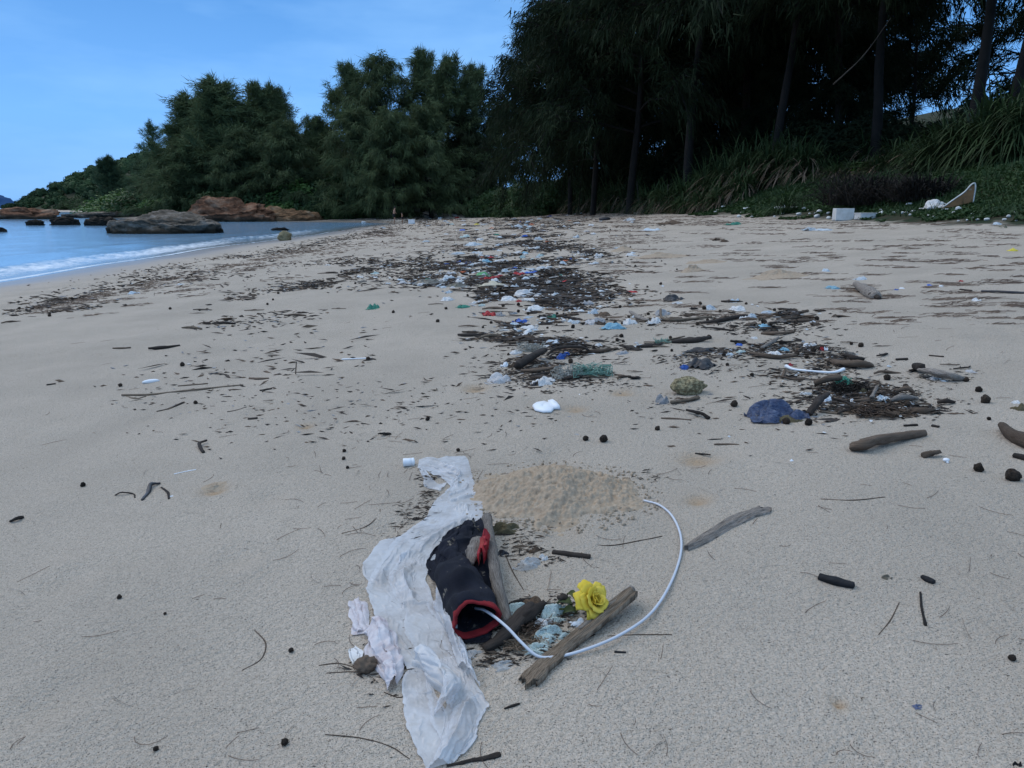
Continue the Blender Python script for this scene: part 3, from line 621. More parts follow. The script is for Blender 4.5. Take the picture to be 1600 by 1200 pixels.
for i, (px, Yd, w, h) in enumerate(sorted([(770, 88, 3, 3), (800, 84, 3, 3.2), (830, 78, 3, 3.4), (862, 74, 2.8, 3.4), (905, 80, 3.2, 3.6), (940, 74, 3, 3.4), (975, 70, 3, 3.4), (1010, 64, 2.8, 3.2), (805, 79, 2, 1.6), (840, 72.5, 1.9, 1.5), (750, 99, 3, 2.4), (720, 104, 3.4, 3), (1000, 60, 1.6, 1.6)])):
    shrub(f'dark green shrub behind the far litter, {ORD[i]} from the left', px, Yd, w, h, 'leaf_green', 'dark shrubs behind the strand litter')
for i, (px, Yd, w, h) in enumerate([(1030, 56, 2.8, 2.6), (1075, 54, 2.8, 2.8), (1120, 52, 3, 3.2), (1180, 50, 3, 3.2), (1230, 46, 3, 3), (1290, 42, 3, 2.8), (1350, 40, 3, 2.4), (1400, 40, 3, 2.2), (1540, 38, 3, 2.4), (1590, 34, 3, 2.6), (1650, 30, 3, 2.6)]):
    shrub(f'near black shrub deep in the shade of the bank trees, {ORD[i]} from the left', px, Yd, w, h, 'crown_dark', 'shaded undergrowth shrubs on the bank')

def blades(seed, n, ln, w, r0, up=(.5, 1.3), droop=1.0, h0=0.0, out=.2, seg=5):
    """n arching strap leaves from a clump of radius r0"""
    r = np.random.RandomState(seed); az = r.uniform(0, 2 * math.pi, n); rr = r0 * np.sqrt(r.rand(n)); el = r.uniform(*up, n); L = ln * r.uniform(.6, 1.15, n)
    b = np.stack([np.cos(az) * rr, np.sin(az) * rr, h0 * r.rand(n)], 1)
    az2 = az + r.randn(n) * .5
    d = np.stack([np.cos(az2) * np.cos(el), np.sin(az2) * np.cos(el), np.sin(el)], 1); s = unit(np.cross(d, [0, 0, 1.]))
    V = []
    for k in range(seg + 1):
        t = k / seg; c = b + d * (L * t)[:, None] + np.array([0, 0, -1]) * (droop * L * t * t * (.45 + .2 * np.sin(az * 3)))[:, None]
        ww = w * (1 - t ** 1.6) * .5 + .0015; V.append(c - s * ww); V.append(c + s * ww)
    V = np.stack(V, 1); m_ = 2 * (seg + 1); F = []
    for k in range(seg):
        a_ = np.arange(n) * m_ + 2 * k; F.append(np.stack([a_, a_ + 1, a_ + 3, a_ + 2], 1))
    return V.reshape(-1, 3), np.vstack(F)
PANG = mesh(*blades(1, 300, 1.35, .055, .55, (.1, 1.3), 1.25, .9), M('blade_green'), name='foliage')
PAND = mesh(*blades(2, 110, 1.1, .05, .55, (-.5, .3), 1.0, .75), M('blade_dead'), name='dead_leaves')
GRS = mesh(*blades(3, 300, 1.3, .022, .35, (.7, 1.5), .7, .0), M('blade_green'), name='blades')
def screw_pine(label, px, Yd, s, dead=True, hh=1.0, group='screw pine clumps on the bank'):
    x = AT(px, 322, Yd)[0]; p = (x, Yd, gz(x, Yd)); t = obj('screw_pine', None, (p[0], p[1] + .3 * s, p[2] - .1), label=label, cat='plant', group=group, rot=(0, 0, R.random() * 6), scl=(s, s, s * hh))
    obj('foliage', PANG, parent=t, rot=(0, 0, R.random() * 6))
    if dead: obj('dead_leaves', PAND, parent=t, rot=(0, 0, R.random() * 6))
for i, (px, py, s, hh) in enumerate([(1046, 43, 1.2, 1.1), (1068, 40, .9, .9), (1075, 42.5, 1.3, 1.2), (1098, 39, .9, .9), (1108, 42, 1.4, 1.4), (1128, 38, .9, 1.0), (1140, 40.5, 1.4, 1.6), (1160, 37.5, 1.0, 1.2), (1172, 39.5, 1.4, 1.6), (1204, 38, 1.3, 1.5), (1232, 37, 1.2, 1.4), (1256, 36, 1.1, 1.3)]):
    screw_pine(f'screw pine clump with a skirt of grey brown dead leaves, {ORD[i]} from the left', px, py, s, True, hh)
for i, (px, py, s, hh) in enumerate([(905, 66, 1.5, 1.3), (930, 60, 1.4, 1.3), (962, 56, 1.4, 1.4), (990, 52, 1.3, 1.3), (1020, 47, 1.2, 1.2)]):
    screw_pine(f'screw pine clump on the top sand edge, {ORD[i]} from the left', px, py, s, True, hh, 'screw pine clumps at the top of the sand')
for i, (px, py, s, hh) in enumerate([(1440, 27, .9, .9), (1462, 26, 1.0, 1.1), (1488, 25.5, 1.1, 1.2), (1515, 25, 1.1, 1.3), (1540, 24.5, 1.2, 1.4), (1566, 24, 1.2, 1.4), (1592, 23.5, 1.2, 1.5), (1620, 23, 1.2, 1.5)]):
    screw_pine(f'all green screw pine clump along the top of the grassy slope, {ORD[i]} from the left', px, py, s, False, hh, 'green screw pines above the slope')
for i, (px, Yd, s, hh) in enumerate([(1278, 36, .9, .9), (1290, 40, 1.1, 1.2), (1304, 34, .8, .8), (1335, 33, .8, .8), (1350, 38, 1.1, 1.1), (1366, 32, .8, .8), (1398, 32, 1.0, 1.1), (1425, 31, 1.0, 1.0)]):
    x = AT(px, 322, Yd)[0]; t = obj('screw_pine', None, (x, Yd, gz(x, Yd) - .1), label=f'shaded screw pine clump behind the dead thicket, {ORD[i]} from the left', cat='plant', group='shaded screw pines in the middle of the bank', rot=(0, 0, R.random() * 6), scl=(s, s, s * hh))
    obj('foliage', PANG, parent=t, rot=(0, 0, R.random() * 6)); obj('dead_leaves', PAND, parent=t)
screw_pine('single small screw pine standing on the open grassy slope', 1232, 27, .62, False, 1.1, None)
# dead dark thicket on the slope
def thicket(label, px, py, w, h, n, seed):
    r = np.random.RandomState(seed); p = G(px, py); parts = []
    for i in range(n):
        a0 = r.uniform(0, 6.28); q = w * .5 * math.sqrt(r.rand()); b = np.array([math.cos(a0) * q, math.sin(a0) * q * .6, -.05])
        d = unit(np.array([r.randn() * .7, r.randn() * .5, .8])); l = h * r.uniform(.5, 1.2)
        pts = [b, b + d * l * .5 + r.randn(3) * .07, b + d * l * .8 + r.randn(3) * .14 + [0, 0, -.1 * l], b + d * l + r.randn(3) * .25 + [0, 0, -.35 * l]]
        parts.append(tube(pts, [.012, .005], 3, 6, 0, 1, 0, 1, False)[:2])
    t = thing('thicket', label, 'bush', (p[0], p[1] + .4, p[2]))
    obj('twig_mass', mesh(*join(parts)[:2], M('twigs_dark')), parent=t)
    V, F = blades(seed, 900, .5, .03, w * .5, (.2, 1.4), .9, h * .6); obj('foliage', mesh(V, F, M('twigs_dark')), parent=t)
thicket('dark dead thicket above the foam boxes on the slope', 1372, 318, 3.0, 1.15, 500, 3)
thicket('low twiggy dead bush right of the dark thicket', 1455, 312, 1.6, .8, 220, 4)
# sprig of bright leaves, leaning dead branch, dead stems
p = G(1335, 285); t = thing('seedling', 'small seedling with bright green leaves on the dark slope', 'plant', (p[0], p[1], p[2]))
obj('stem', mesh(*tube([[0, 0, 0], [.03, 0, .35], [-.02, 0, .75]], [.012, .006], 5, 6)[:2], M('trunk')), parent=t)
for i in range(14):
    a_ = i * 2.4; V, F = quads(np.array([[.13, 0, 0]]), np.array([[.12, 0, .02]]), np.array([[0, .045, 0]]))
    obj('leaf', mesh(V, F, M('leaf_bright')), (0, 0, .35 + .035 * i), parent=t, rot=(.2, .3 - .1 * (i % 3), a_))
a1, a2 = AT(1302, 132, 31), AT(1392, 28, 29)
V, F, uv = tube([a1, (a1 + a2) / 2 + [.1, 0, -.12], a2], [.03, .022, .012], 6, 14, .2, 1, 3)
obj('dead_branch', mesh(V - a1, F, M('pale_stem'), uv=uv), tuple(a1), label='long thin dead branch sloping down through the dark wood', cat='branch')
for i, (px, py, Yd, h, ln) in enumerate(sorted([(922, 322, 58, 1.9, .3), (1001, 290, 50, 2.0, -.3), (747, 298, 96, 3.2, .05), (1040, 300, 43, 1.6, .1)])):
    x = AT(px, 322, Yd)[0]; V, F, uv = tube([[0, 0, -.1], [ln * .6, 0, h * .5], [ln, .05, h]], [.06, .045, .03], 6, 12, .2)
    obj('bare_sapling', mesh(V, F, M('pale_stem'), uv=uv), (x, Yd, gz(x, Yd)), label=f'bare pale stem among the shrubs, {ORD[i]} from the left', cat='bare sapling', group='bare stems among the shrubs')
# low creeping plants and grass on the bank
r = np.random.RandomState(8); P = []
n = 260000; yy = 7 + 70 * r.rand(n) ** 1.6; xx = interp(yy, XV) + r.uniform(-1.1, 8, n) ** 1.0
pz = fbm(xx * .9, yy * .9, 0, 3); vd = vegd(xx, yy)
keep = (vd + pz * 1.3 > .25) & (np.abs(xx / yy) < .9)
xx, yy = xx[keep], yy[keep]; z = ground(xx, yy); n = len(xx)
c = np.stack([xx, yy, z + .015 + .05 * r.rand(n)], 1); nr = unit(np.stack([r.randn(n) * .6, r.randn(n) * .6, np.ones(n)], 1)); t_ = unit(np.cross(nr, r.randn(n, 3))); b_ = np.cross(nr, t_)
sz = (.022 + .0011 * yy) [:, None] * r.uniform(.5, 1.3, (n, 1))
V, F = quads(c, t_ * sz, b_ * sz * .55)
obj('ground_cover', mesh(V, F, M('leaf_green'), smooth=False), kind='stuff', label='low green creeping plants covering the bank above the sand')
n = 60000; yy = 9 + 95 * r.rand(n) ** 1.3; xx = interp(yy, XV) + r.uniform(-.2, 9, n); xx = np.where(yy > 88, r.uniform(-22, 3, n), xx); vd = vegd(xx, yy); k = (vd > .8) & (fbm(xx * .5, yy * .5, 3, 3) > -.25); xx, yy = xx[k], yy[k]; n = len(xx)
z = ground(xx, yy); h = (.08 + .22 * r.rand(n))[:, None] * (1 + .006 * yy[:, None]); 
V, F = tris(np.stack([xx, yy, z], 1), unit(np.stack([r.randn(n) * .5, r.randn(n) * .5, np.ones(n)], 1)) * h, unit(r.randn(n, 3) * [1, 1, .1]) * (.006 + .0006 * yy[:, None]))
obj('grass', mesh(V, F, M('blade_green'), smooth=False), kind='stuff', label='rough grass growing on the bank under the trees')
# ------------------------------------------------------------------ cloth and film by position based relaxation
def crumple(P, exu=1.25, exv=1.25, it=140, bend=.12, floor=None, seed=0, pin=True, noise=.004, grav=.0006, pinu=True):
    r = np.random.RandomState(seed); P = P.copy(); P0 = P.copy(); nu, nv = P.shape[:2]
    if floor is None: floor = np.full((nu, nv), 0.002)
    ru = np.linalg.norm(np.diff(P, axis=0), axis=2) * (1 + (exu - 1) * r.uniform(.6, 1.4)); rv = np.linalg.norm(np.diff(P, axis=1), axis=2) * exv
    d1 = np.linalg.norm(P[1:, 1:] - P[:-1, :-1], axis=2) * (exu + exv) / 2; d2 = np.linalg.norm(P[1:, :-1] - P[:-1, 1:], axis=2) * (exu + exv) / 2
    a_, b_ = np.meshgrid(np.arange(nu) * .35, np.arange(nv) * .35, indexing='ij')
    nz = fbm(a_ * .35 + seed * 9, b_ * .35, seed, 3); P[..., 2] += noise * (1.5 + nz * 2); P[..., 0] += noise * .6 * fbm(a_ + 50 + seed, b_, 1, 2); P[..., 1] += noise * .6 * fbm(a_, b_ + 90 + seed, 2, 2)
    def con(sa, sb, rest, k=.5):
        A, B = P[sa], P[sb]; d = B - A; l = np.linalg.norm(d, axis=2) + 1e-9; c = (k * (l - rest) / l)[..., None] * d
        P[sa] = A + c; P[sb] = B - c
    S = slice
    for i in range(it):
        P[..., 2] -= grav
        for p_ in (0, 1):
            n_ = (nu - p_) // 2 * 2
            con((S(p_, p_ + n_, 2),), (S(p_ + 1, p_ + n_, 2),), ru[p_:p_ + n_ - 1:2][:len(range(p_ + 1, p_ + n_, 2))])
            n_ = (nv - p_) // 2 * 2
            con((S(None), S(p_, p_ + n_, 2)), (S(None), S(p_ + 1, p_ + n_, 2)), rv[:, p_:p_ + n_ - 1:2][:, :len(range(p_ + 1, p_ + n_, 2))])
        for q in (0, 1):
            n_ = (nu - q) // 2 * 2
            if n_ < 2: continue
            ia = S(q, q + n_, 2); ib = S(q + 1, q + n_, 2); m_ = len(range(q + 1, q + n_, 2))
            con((ia, S(0, nv - 1)), (ib, S(1, nv)), d1[q:q + n_ - 1:2][:m_], .2); con((ib, S(0, nv - 1)), (ia, S(1, nv)), d2[q:q + n_ - 1:2][:m_], .2)
        if bend:
            P[1:-1] += bend * ((P[2:] + P[:-2]) / 2 - P[1:-1]); P[:, 1:-1] += bend * ((P[:, 2:] + P[:, :-2]) / 2 - P[:, 1:-1])
        if pin:
            P[:, 0, :2] = .7 * P0[:, 0, :2] + .3 * P[:, 0, :2]; P[:, -1, :2] = .7 * P0[:, -1, :2] + .3 * P[:, -1, :2]
            if pinu: P[0, :, :2] = .7 * P0[0, :, :2] + .3 * P[0, :, :2]; P[-1, :, :2] = .7 * P0[-1, :, :2] + .3 * P[-1, :, :2]
        P[..., 2] = np.maximum(P[..., 2], floor)
    return P
def strip(st, nu, nv, exu=1.2, exv=1.3, seed=0, it=140, bulge=.03, bend=.12, noise=.004, base=.004, hs=None, folds=0, famp=.02):
    """film laid over the sand between left and right outline pixels"""
    Lp = np.array([G(*a) for a, b in st]); Rp = np.array([G(*b) for a, b in st])
    A = spline(Lp, nu); B = spline(Rp, nu); v = np.linspace(0, 1, nv)
    P = A[:, None] * (1 - v)[None, :, None] + B[:, None] * v[None, :, None]
    fl = ground(P[..., 0], P[..., 1]) + base; P[..., 2] = fl
    w = np.linalg.norm(A - B, axis=1)
    H = bulge * (np.interp(np.linspace(0, 1, nu), np.linspace(0, 1, len(hs)), hs) if hs else np.ones(nu))
    P[..., 2] += (H[:, None] * np.sin(v * math.pi)[None] ** .6)
    # keep the outline ragged
    t = np.linspace(0, 1, nu); d = (B - A) / (w[:, None] + 1e-9); Ln = np.concatenate([[0], np.cumsum(np.linalg.norm(np.diff((A + B) / 2, axis=0), axis=1))])
    sx_ = (v[None] - .5) * w[:, None]
    if folds:
        q = sx_ / folds + 1.3 * vn(Ln[:, None] * 3.2 + seed, sx_ * 5, seed) + .22 * vn(Ln[:, None] * 10, sx_ * 14, seed + 3)
        mk = sstep(-.35, .35, vn(Ln[:, None] * 6 + 31 + seed, sx_ * 11, seed + 7)); am = .55 + .6 * vn(Ln[:, None] * 9 + 3, sx_ * 14, seed)
        q2 = (sx_ * .55 + Ln[:, None] * .75) / (folds * 1.5) + .9 * vn(Ln[:, None] * 7, sx_ * 8 + 9, seed); q3 = (sx_ * .7 - Ln[:, None] * .6) / (folds * .8) + .9 * vn(Ln[:, None] * 8 + 4, sx_ * 9, seed)
        P[..., 2] += famp * am * (mk * (1 - np.abs(np.sin(q * math.pi)) ** .7) + (1 - mk) * .75 * (1 - np.abs(np.sin(q2 * math.pi)) ** .7) + .10 * (1 - np.abs(np.sin(q3 * math.pi)) ** .8)) * np.sin(v * math.pi)[None] ** .35
        P[..., :2] += (d[:, None, :2] * (.45 * famp * np.sin(q * 2 * math.pi))[..., None])
        P[..., 2] += .15 * famp * vn(Ln[:, None] * 16 + seed, sx_ * 16, 5)
    P[..., :2] += (d[:, None, :2] * (w * .05 * fbm(t * 14 + seed, 3.3, seed, 3))[:, None, None] * (1 - 2 * v)[None, :, None])
    return crumple(P, exu, exv, it, bend, fl, seed, True, noise)
def gridmesh(P, m, name):
    nu, nv = P.shape[:2]; u, v = np.meshgrid(np.linspace(0, 1, nu), np.linspace(0, 1, nv), indexing='ij')
    me = mesh(P.reshape(-1, 3), grid_faces(nu, nv), m, uv=np.stack([u.ravel(), v.ravel()], 1), name=name); return me
def put(name, P, F, m, label, cat, uv=None, group=None, kind=None, smooth=True, parent=None):
    """world-space vertices -> an object whose origin is at its base"""
    P = np.asarray(P, float).reshape(-1, 3)
    if parent is not None: loc = np.array(parent.location); return obj(name, mesh(P - loc, F, m, smooth, uv, name), parent=parent, label=label)
    loc = np.array([*(P[:, :2].max(0) + P[:, :2].min(0)) / 2, P[:, 2].min()])
    return obj(name, mesh(P - loc, F, m, smooth, uv, name), tuple(loc), label=label, cat=cat, group=group, kind=kind)
def fold(obj_, lv=1):
    s_ = obj_.modifiers.new('Subdivision', 'SUBSURF'); s_.levels = lv; s_.render_levels = lv

# the long white plastic sheet
st = [((652, 734), (655, 719)), ((672, 738), (676, 716)), ((694, 752), (704, 716)), ((706, 762), (728, 718)), ((694, 770), (741, 738)), ((682, 786), (746, 768)), ((672, 806), (752, 796)), ((660, 822), (744, 812)),
      ((628, 834), (722, 832)), ((596, 850), (704, 856)), ((576, 876), (690, 880)), ((565, 906), (676, 905)), ((578, 940), (688, 932)), ((600, 985), (702, 965)), ((612, 1012), (716, 995)), ((632, 1036), (730, 1020)), ((646, 1052), (738, 1044))]
P = strip(st, 250, 90, 1.06, 1.34, 3, 60, .022, .06, .002, hs=[.3, .4, .7, .7, .8, .9, .9, 1, 1, 1, 1, .9, .8, .7, .6], folds=.085, famp=.036)
t = thing('plastic_sheet', 'long crumpled white plastic sheet lying on the sand beside the dark shorts', 'plastic sheet', G(650, 960))
o = put('sheet', P, grid_faces(*P.shape[:2]), M('film_white'), None, None, parent=t); fold(o)
for q_, (st, sd_) in enumerate([([((644, 1042), (684, 1034)), ((640, 1068), (678, 1062)), ((641, 1100), (688, 1098)), ((643, 1135), (698, 1132)), ((650, 1165), (702, 1160)), ((664, 1188), (700, 1180)), ((680, 1202), (706, 1192))], 12),
        ([((696, 1030), (740, 1022)), ((708, 1062), (747, 1050)), ((704, 1090), (749, 1082)), ((694, 1120), (750, 1112)), ((684, 1150), (746, 1142)), ((680, 1180), (728, 1168)), ((668, 1206), (700, 1196))], 14)]):
    P = strip(st, 110, 44, 1.06, 1.36, sd_, 60, .02 + .012 * q_, .05, .002, folds=.055, famp=.030)
    o = put('trailing_strand', P, grid_faces(*P.shape[:2]), M('film_white'), None, None, parent=t); fold(o)
st = [((690, 762), (700, 755)), ((702, 775), (722, 762)), ((708, 790), (735, 778)), ((690, 800), (742, 806))]
P = strip([((655, 735), (661, 731)), ((662, 750), (672, 745)), ((664, 762), (684, 757)), ((688, 768), (700, 755))], 30, 10, 1.1, 1.3, 6, 60, .01)
put('torn_corner', P, grid_faces(*P.shape[:2]), M('film_white'), None, None, parent=t)
P = strip([((676, 930), (704, 940)), ((688, 975), (714, 990)), ((704, 1010), (732, 1040)), ((716, 1050), (748, 1075))], 70, 26, 1.05, 1.3, 8, 40, .05, .03, .003, folds=.04, famp=.02)
o = put('loose_fold', P, grid_faces(*P.shape[:2]), M('film_white'), None, None, parent=t); fold(o)
P = strip([((640, 1045), (668, 1030)), ((658, 1052), (694, 1052)), ((690, 1090), (722, 1086)), ((684, 1120), (706, 1110))], 70, 26, 1.05, 1.3, 9, 40, .06, .03, .003, folds=.03, famp=.02)
o = put('loose_fold', P, grid_faces(*P.shape[:2]), M('film_white'), None, None, parent=t); fold(o)
# cap
p = G(639, 728); s = scale_at(p); V, F, uv = tube([[-8.5 * s, 0, 0], [-8 * s, 0, 0], [5 * s, .1 * s, 0]], [6.4 * s, 6.6 * s, 6.5 * s], 24, 6)
t = thing('bottle_cap', 'plain white screw cap lying at the top corner of the white sheet', 'bottle cap', (p[0], p[1], p[2]), rz=.15)
obj('cap', mesh(V, F, M('plate')), (0, 0, 6 * s), parent=t); V, F, uv = tube([[5 * s, 0, 0], [8 * s, 0, 0]], [6.9 * s, 6.9 * s], 24, 3); obj('rim', mesh(V, F, M('plate')), (0, 0, 6 * s), parent=t)
# pinkish bag
t = thing('plastic_bag', 'twisted pinkish white plastic bag left of the long sheet', 'plastic bag', G(595, 1010))
for k, (st, ex, bu) in enumerate([([((545, 946), (562, 938)), ((546, 965), (573, 948)), ((553, 984), (577, 975)), ((560, 992), (582, 984))], 1.3, .02), ([((548, 986), (552, 981)), ((553, 993), (566, 986)), ((578, 990), (580, 980))], 1.3, .012),
        ([((574, 986), (594, 974)), ((574, 1002), (612, 988)), ((570, 1022), (620, 1008)), ((580, 1038), (626, 1026)), ((592, 1058), (630, 1040)), ((602, 1074), (626, 1058)), ((610, 1080), (624, 1072))], 1.7, .045)]):
    P = strip(st, 34 if k < 2 else 70, 12 if k < 2 else 34, 1.08, 1.3, 20 + k, 36, bu, .03, .004, folds=.018 if k < 2 else .024, famp=.008 if k < 2 else .014)
    o = put('bag_body' if k == 2 else 'handle_loop', P, grid_faces(*P.shape[:2]), M('film_pink'), None, None, parent=t); fold(o)

# dark shorts
t = thing('shorts', 'dark navy shorts with red trimmed leg opening, half buried beside the white sheet', 'shorts', G(735, 930))
st = [((714, 836), (750, 812)), ((690, 850), (758, 830)), ((668, 876), (766, 860)), ((676, 905), (772, 900)), ((690, 940), (776, 935)), ((706, 975), (778, 968)), ((714, 1004), (768, 1004))]
P = strip(st, 110, 70, 1.06, 1.25, 31, 44, .055, .05, .004, hs=[.5, 1, 1.1, 1, .7, .4, .3], folds=.045, famp=.022)
o = put('fabric', P, grid_faces(*P.shape[:2]), M('navy'), None, None, parent=t); fold(o)
ax = np.array([G(708, 880, .05), G(722, 915, .055), G(744, 965, .062)]); ax[2] = G(743, 964, .055)
V, F, uv = tube([ax[0], ax[1], ax[2] + [0, 0, 0]], [.040, .060, .060], 56, 34, .13, .86, 3, 6, caps=False)
zb = ground(V[:, 0], V[:, 1]); hgt = V[:, 2] - zb
V[:, 2] = zb + np.maximum(hgt, .004) * (.88 + .22 * vn(V[:, 0] * 16, V[:, 1] * 16, 4)) + .006 * vn(V[:, 0] * 40, V[:, 1] * 25, 2); V[:, 0] += .010 * vn(V[:, 1] * 18, V[:, 2] * 22, 7)
o = put('leg', V, F, M('navy'), None, None, parent=t)
so = o.modifiers.new('Solidify', 'SOLIDIFY'); so.thickness = .003
ring = V.reshape(34, 56, 3)[-1]; ring = np.vstack([ring, ring[:1]]); cen = ring.mean(0)
d = unit(ax[2] - ax[1]); R3 = []
for k, (off, sc) in enumerate([(-.026, 1.03), (-.012, 1.09), (.003, 1.09), (.010, 1.02), (.004, .93), (-.014, .92)]): R3.append(cen + (ring - cen) * sc + d * off)
R3 = np.array(R3); nn = R3.shape[1]; F = grid_faces(6, nn); put('red_hem', R3.reshape(-1, 3), F, M('red_trim'), None, None, parent=t)
P = strip([((752, 884), (764, 878)), ((752, 900), (762, 896)), ((748, 915), (756, 912))], 14, 8, 1.1, 1.4, 33, 60, .05, base=.06); put('red_patch', P, grid_faces(*P.shape[:2]), M('scrap_red'), None, None, parent=t)
P = strip([((712, 985), (770, 982)), ((712, 998), (768, 996)), ((724, 1008), (762, 1006))], 22, 30, 1.2, 1.4, 34, 90, .03); put('lower_hem', P, grid_faces(*P.shape[:2]), M('navy'), None, None, parent=t)

def stick(label, pts, rpx, m='grey_wood', name='driftwood_stick', cat='stick', dz=0, lump=.22, ns=10, n=26, flat=.8, seed=None, group=None, freq=None, parent=None, sink=.42):
    """pts: photo pixels (px,py[,height]) ; rpx radius or radii in photo pixels"""
    P = []; 
    for q in pts:
        g = G(q[0], q[1], (q[2] if len(q) > 2 else 0) + dz); P.append(g)
    P = np.array(P); s = np.mean([scale_at(p_) for p_ in P]); rp = np.atleast_1d(np.array(rpx, float)) * s
    P[:, 2] += rp.mean() * flat * (1 - sink)
    V, F, uv = tube(P, rp if len(rp) > 1 else [rp[0] * .85, rp[0], rp[0] * .8], ns, n, lump, flat, seed if seed is not None else R.randrange(99), freq or .35 / max(rp.max(), .004))
    return put(name, V, F, M(m), label, cat, uv=uv, group=group, parent=parent)
def plank(label, pts, wpx, hm, m, name='plank', cat='driftwood', tilt=0., seed=1, n=40, sink=.3, nw=14):
    P = np.array([G(q[0], q[1], q[2] if len(q) > 2 else 0) for q in pts]); s = np.mean([scale_at(p_) for p_ in P]); C = spline(P, n); T = unit(np.gradient(C, axis=0)); A = unit(np.cross(T, [0, 0, 1.])); A[:, 2] = tilt
    w = np.interp(np.linspace(0, 1, n), np.linspace(0, 1, len(wpx)), wpx) * s / 2
    u = np.concatenate([np.linspace(-1, 1, nw), np.linspace(1, -1, nw)]); top = np.r_[np.ones(nw), -np.ones(nw)]
    gr = .16 * fbm(u[None] * 3.1 + seed, np.linspace(0, 2.2, n)[:, None], top[None] * 3, 4) * hm * 2.2
    V = C[:, None] + A[:, None] * (u[None] * w[:, None] * (1 + .12 * vn(np.linspace(0, 9, n), seed)[:, None]))[..., None]
    z = (top[None] * hm * .5 + gr * (top[None] > 0)) * (1 - .45 * np.abs(u[None]) ** 3); V = V.copy(); V[..., 2] += z + hm * (.5 - sink)
    V[0] += -T[0] * (w[0] * .7 * vn(u * 3, seed + 5))[:, None]; V[-1] += T[-1] * (w[-1] * .9 * vn(u * 3.5, seed + 9))[:, None]
    F = [grid_faces(n, 2 * nw, True)]
    for e, off in ((0, 0), (1, (n - 1) * 2 * nw)):
        j = np.arange(nw - 1); f = np.stack([j, j + 1, 2 * nw - 2 - j, 2 * nw - 1 - j], 1) + off; F.append(f if e == 0 else f[:, ::-1])
    uv = np.stack([np.repeat(np.linspace(0, 1, n) * np.linalg.norm(C[-1] - C[0]), 2 * nw), np.tile(u * .5 + .5, n)], 1)
    return put(name, V.reshape(-1, 3), F, M(m), label, cat, uv=uv)
# wood around the shorts
stick('grey weathered branch lying along the right side of the dark shorts', [(761, 812, .03), (768, 860, .05), (777, 915, .045), (794, 978, .01)], [8, 8.5, 9, 7.5], 'grey_wood', 'branch', 'branch', n=60, ns=16, lump=.16, flat=1)
stick('split grey wood chunk between the shorts and the grey branch', [(746, 846, .05), (741, 865, .055), (735, 886, .05)], [8, 12, 5], 'grey_wood', 'wood_chunk', 'driftwood', n=30, ns=16, lump=.35, flat=.8)
stick('thick black rotten wood piece below the end of the grey branch', [(757, 1018), (785, 1000, .01), (808, 972, .02), (830, 950, .02)], [8, 11, 13, 8], 'dark_wood', 'wood_chunk', 'driftwood', n=40, ns=16, lump=.4)
stick('dark broken wood piece under the pale green cloth strips', [(800, 985), (822, 968, .02), (850, 945, .02)], [7, 10, 6], 'dark_wood', 'wood_chunk', 'driftwood', n=30, ns=14, lump=.4)
stick('flat dark wood sliver lying behind the black rotten wood', [(788, 952), (808, 944), (832, 938)], [4, 6, 4], 'dark_wood', 'wood_chunk', 'driftwood')
stick('short blackened stick, charred, lying just behind the clear plastic', [(864, 865), (890, 868), (922, 872)], [5, 5.5, 4.5], 'dark_wood', 'stick', 'stick', n=30, ns=12, lump=.15)
plank('broken brown plank sunk in the sand below the yellow rose', [(986, 930, .03), (935, 972, .015), (885, 1012, .0), (850, 1042), (822, 1072)], [30, 34, 30, 34, 36], .022, 'tan_wood', seed=4, tilt=-.25)
stick('grey rounded splinter riding on the upper edge of the broken brown plank', [(988, 922, .03), (945, 955, .025), (905, 985, .012)], [7, 6, 3], 'grey_wood', 'wood_splinter', 'driftwood', n=40, ns=12, lump=.2)
plank('grey driftwood board lying alone right of the white cable', [(1072, 860), (1105, 842), (1140, 820), (1170, 806), (1196, 798)], [8, 20, 22, 20, 22], .016, 'grey_wood', seed=7, tilt=-.15)
stick('charred black stick lying alone on clean sand at the lower right', [(1280, 904), (1305, 912), (1334, 918)], [7, 9, 6.5], 'charcoal', 'charred_stick', 'charcoal', n=30, ns=14, lump=.12)
stick('short fat charcoal lump right of the tan stone', [(1441, 903), (1450, 908), (1459, 912)], [4, 6, 5], 'charcoal', 'charcoal_lump', 'charcoal', n=16, ns=12, lump=.2)
stick('thin dark twig pointing away below the short charcoal lump', [(1438, 926), (1440, 950), (1446, 978)], [1.6, 1.8, 2.4], 'dark_wood', 'twig', 'twig')
stick('black feathery twig at the bottom edge beside the white sheet', [(698, 1198), (735, 1190), (782, 1180)], [1.8, 3, 4.5], 'dark_wood', 'twig', 'twig', lump=.5)
stick('two lobed dark driftwood log lying alone right of the blue bag', [(1331, 703), (1350, 698, .02), (1372, 691, .02), (1410, 685, .01), (1443, 680)], [9, 11, 9, 9, 7], 'brown_wood', 'driftwood_log', 'log', n=60, ns=18, lump=.22)
stick('pale barked log cut off by the right edge of the view', [(1564, 668, .01), (1580, 682, .01), (1615, 702, 0)], [6, 11, 15], 'brown_wood', 'driftwood_log', 'log', n=40, ns=16, lump=.25)
stick('small dark stub under the pale barked log at the right edge', [(1584, 714), (1608, 720)], [5, 6], 'dark_wood', 'wood_chunk', 'driftwood')
stick('knobbly short driftwood between the two lobed log and the white shell', [(1440, 714), (1455, 710, .01), (1468, 708, .01)], [5, 7, 4], 'brown_wood', 'wood_chunk', 'driftwood', lump=.5)
stick('black sliver of wood behind the two lobed log', [(1412, 666), (1434, 665)], [2.2, 2.4], 'dark_wood', 'wood_sliver', 'driftwood')
stick('tiny black wood bit right of the black sliver', [(1456, 666), (1467, 668)], [2.6, 2.6], 'dark_wood', 'wood_sliver', 'driftwood')
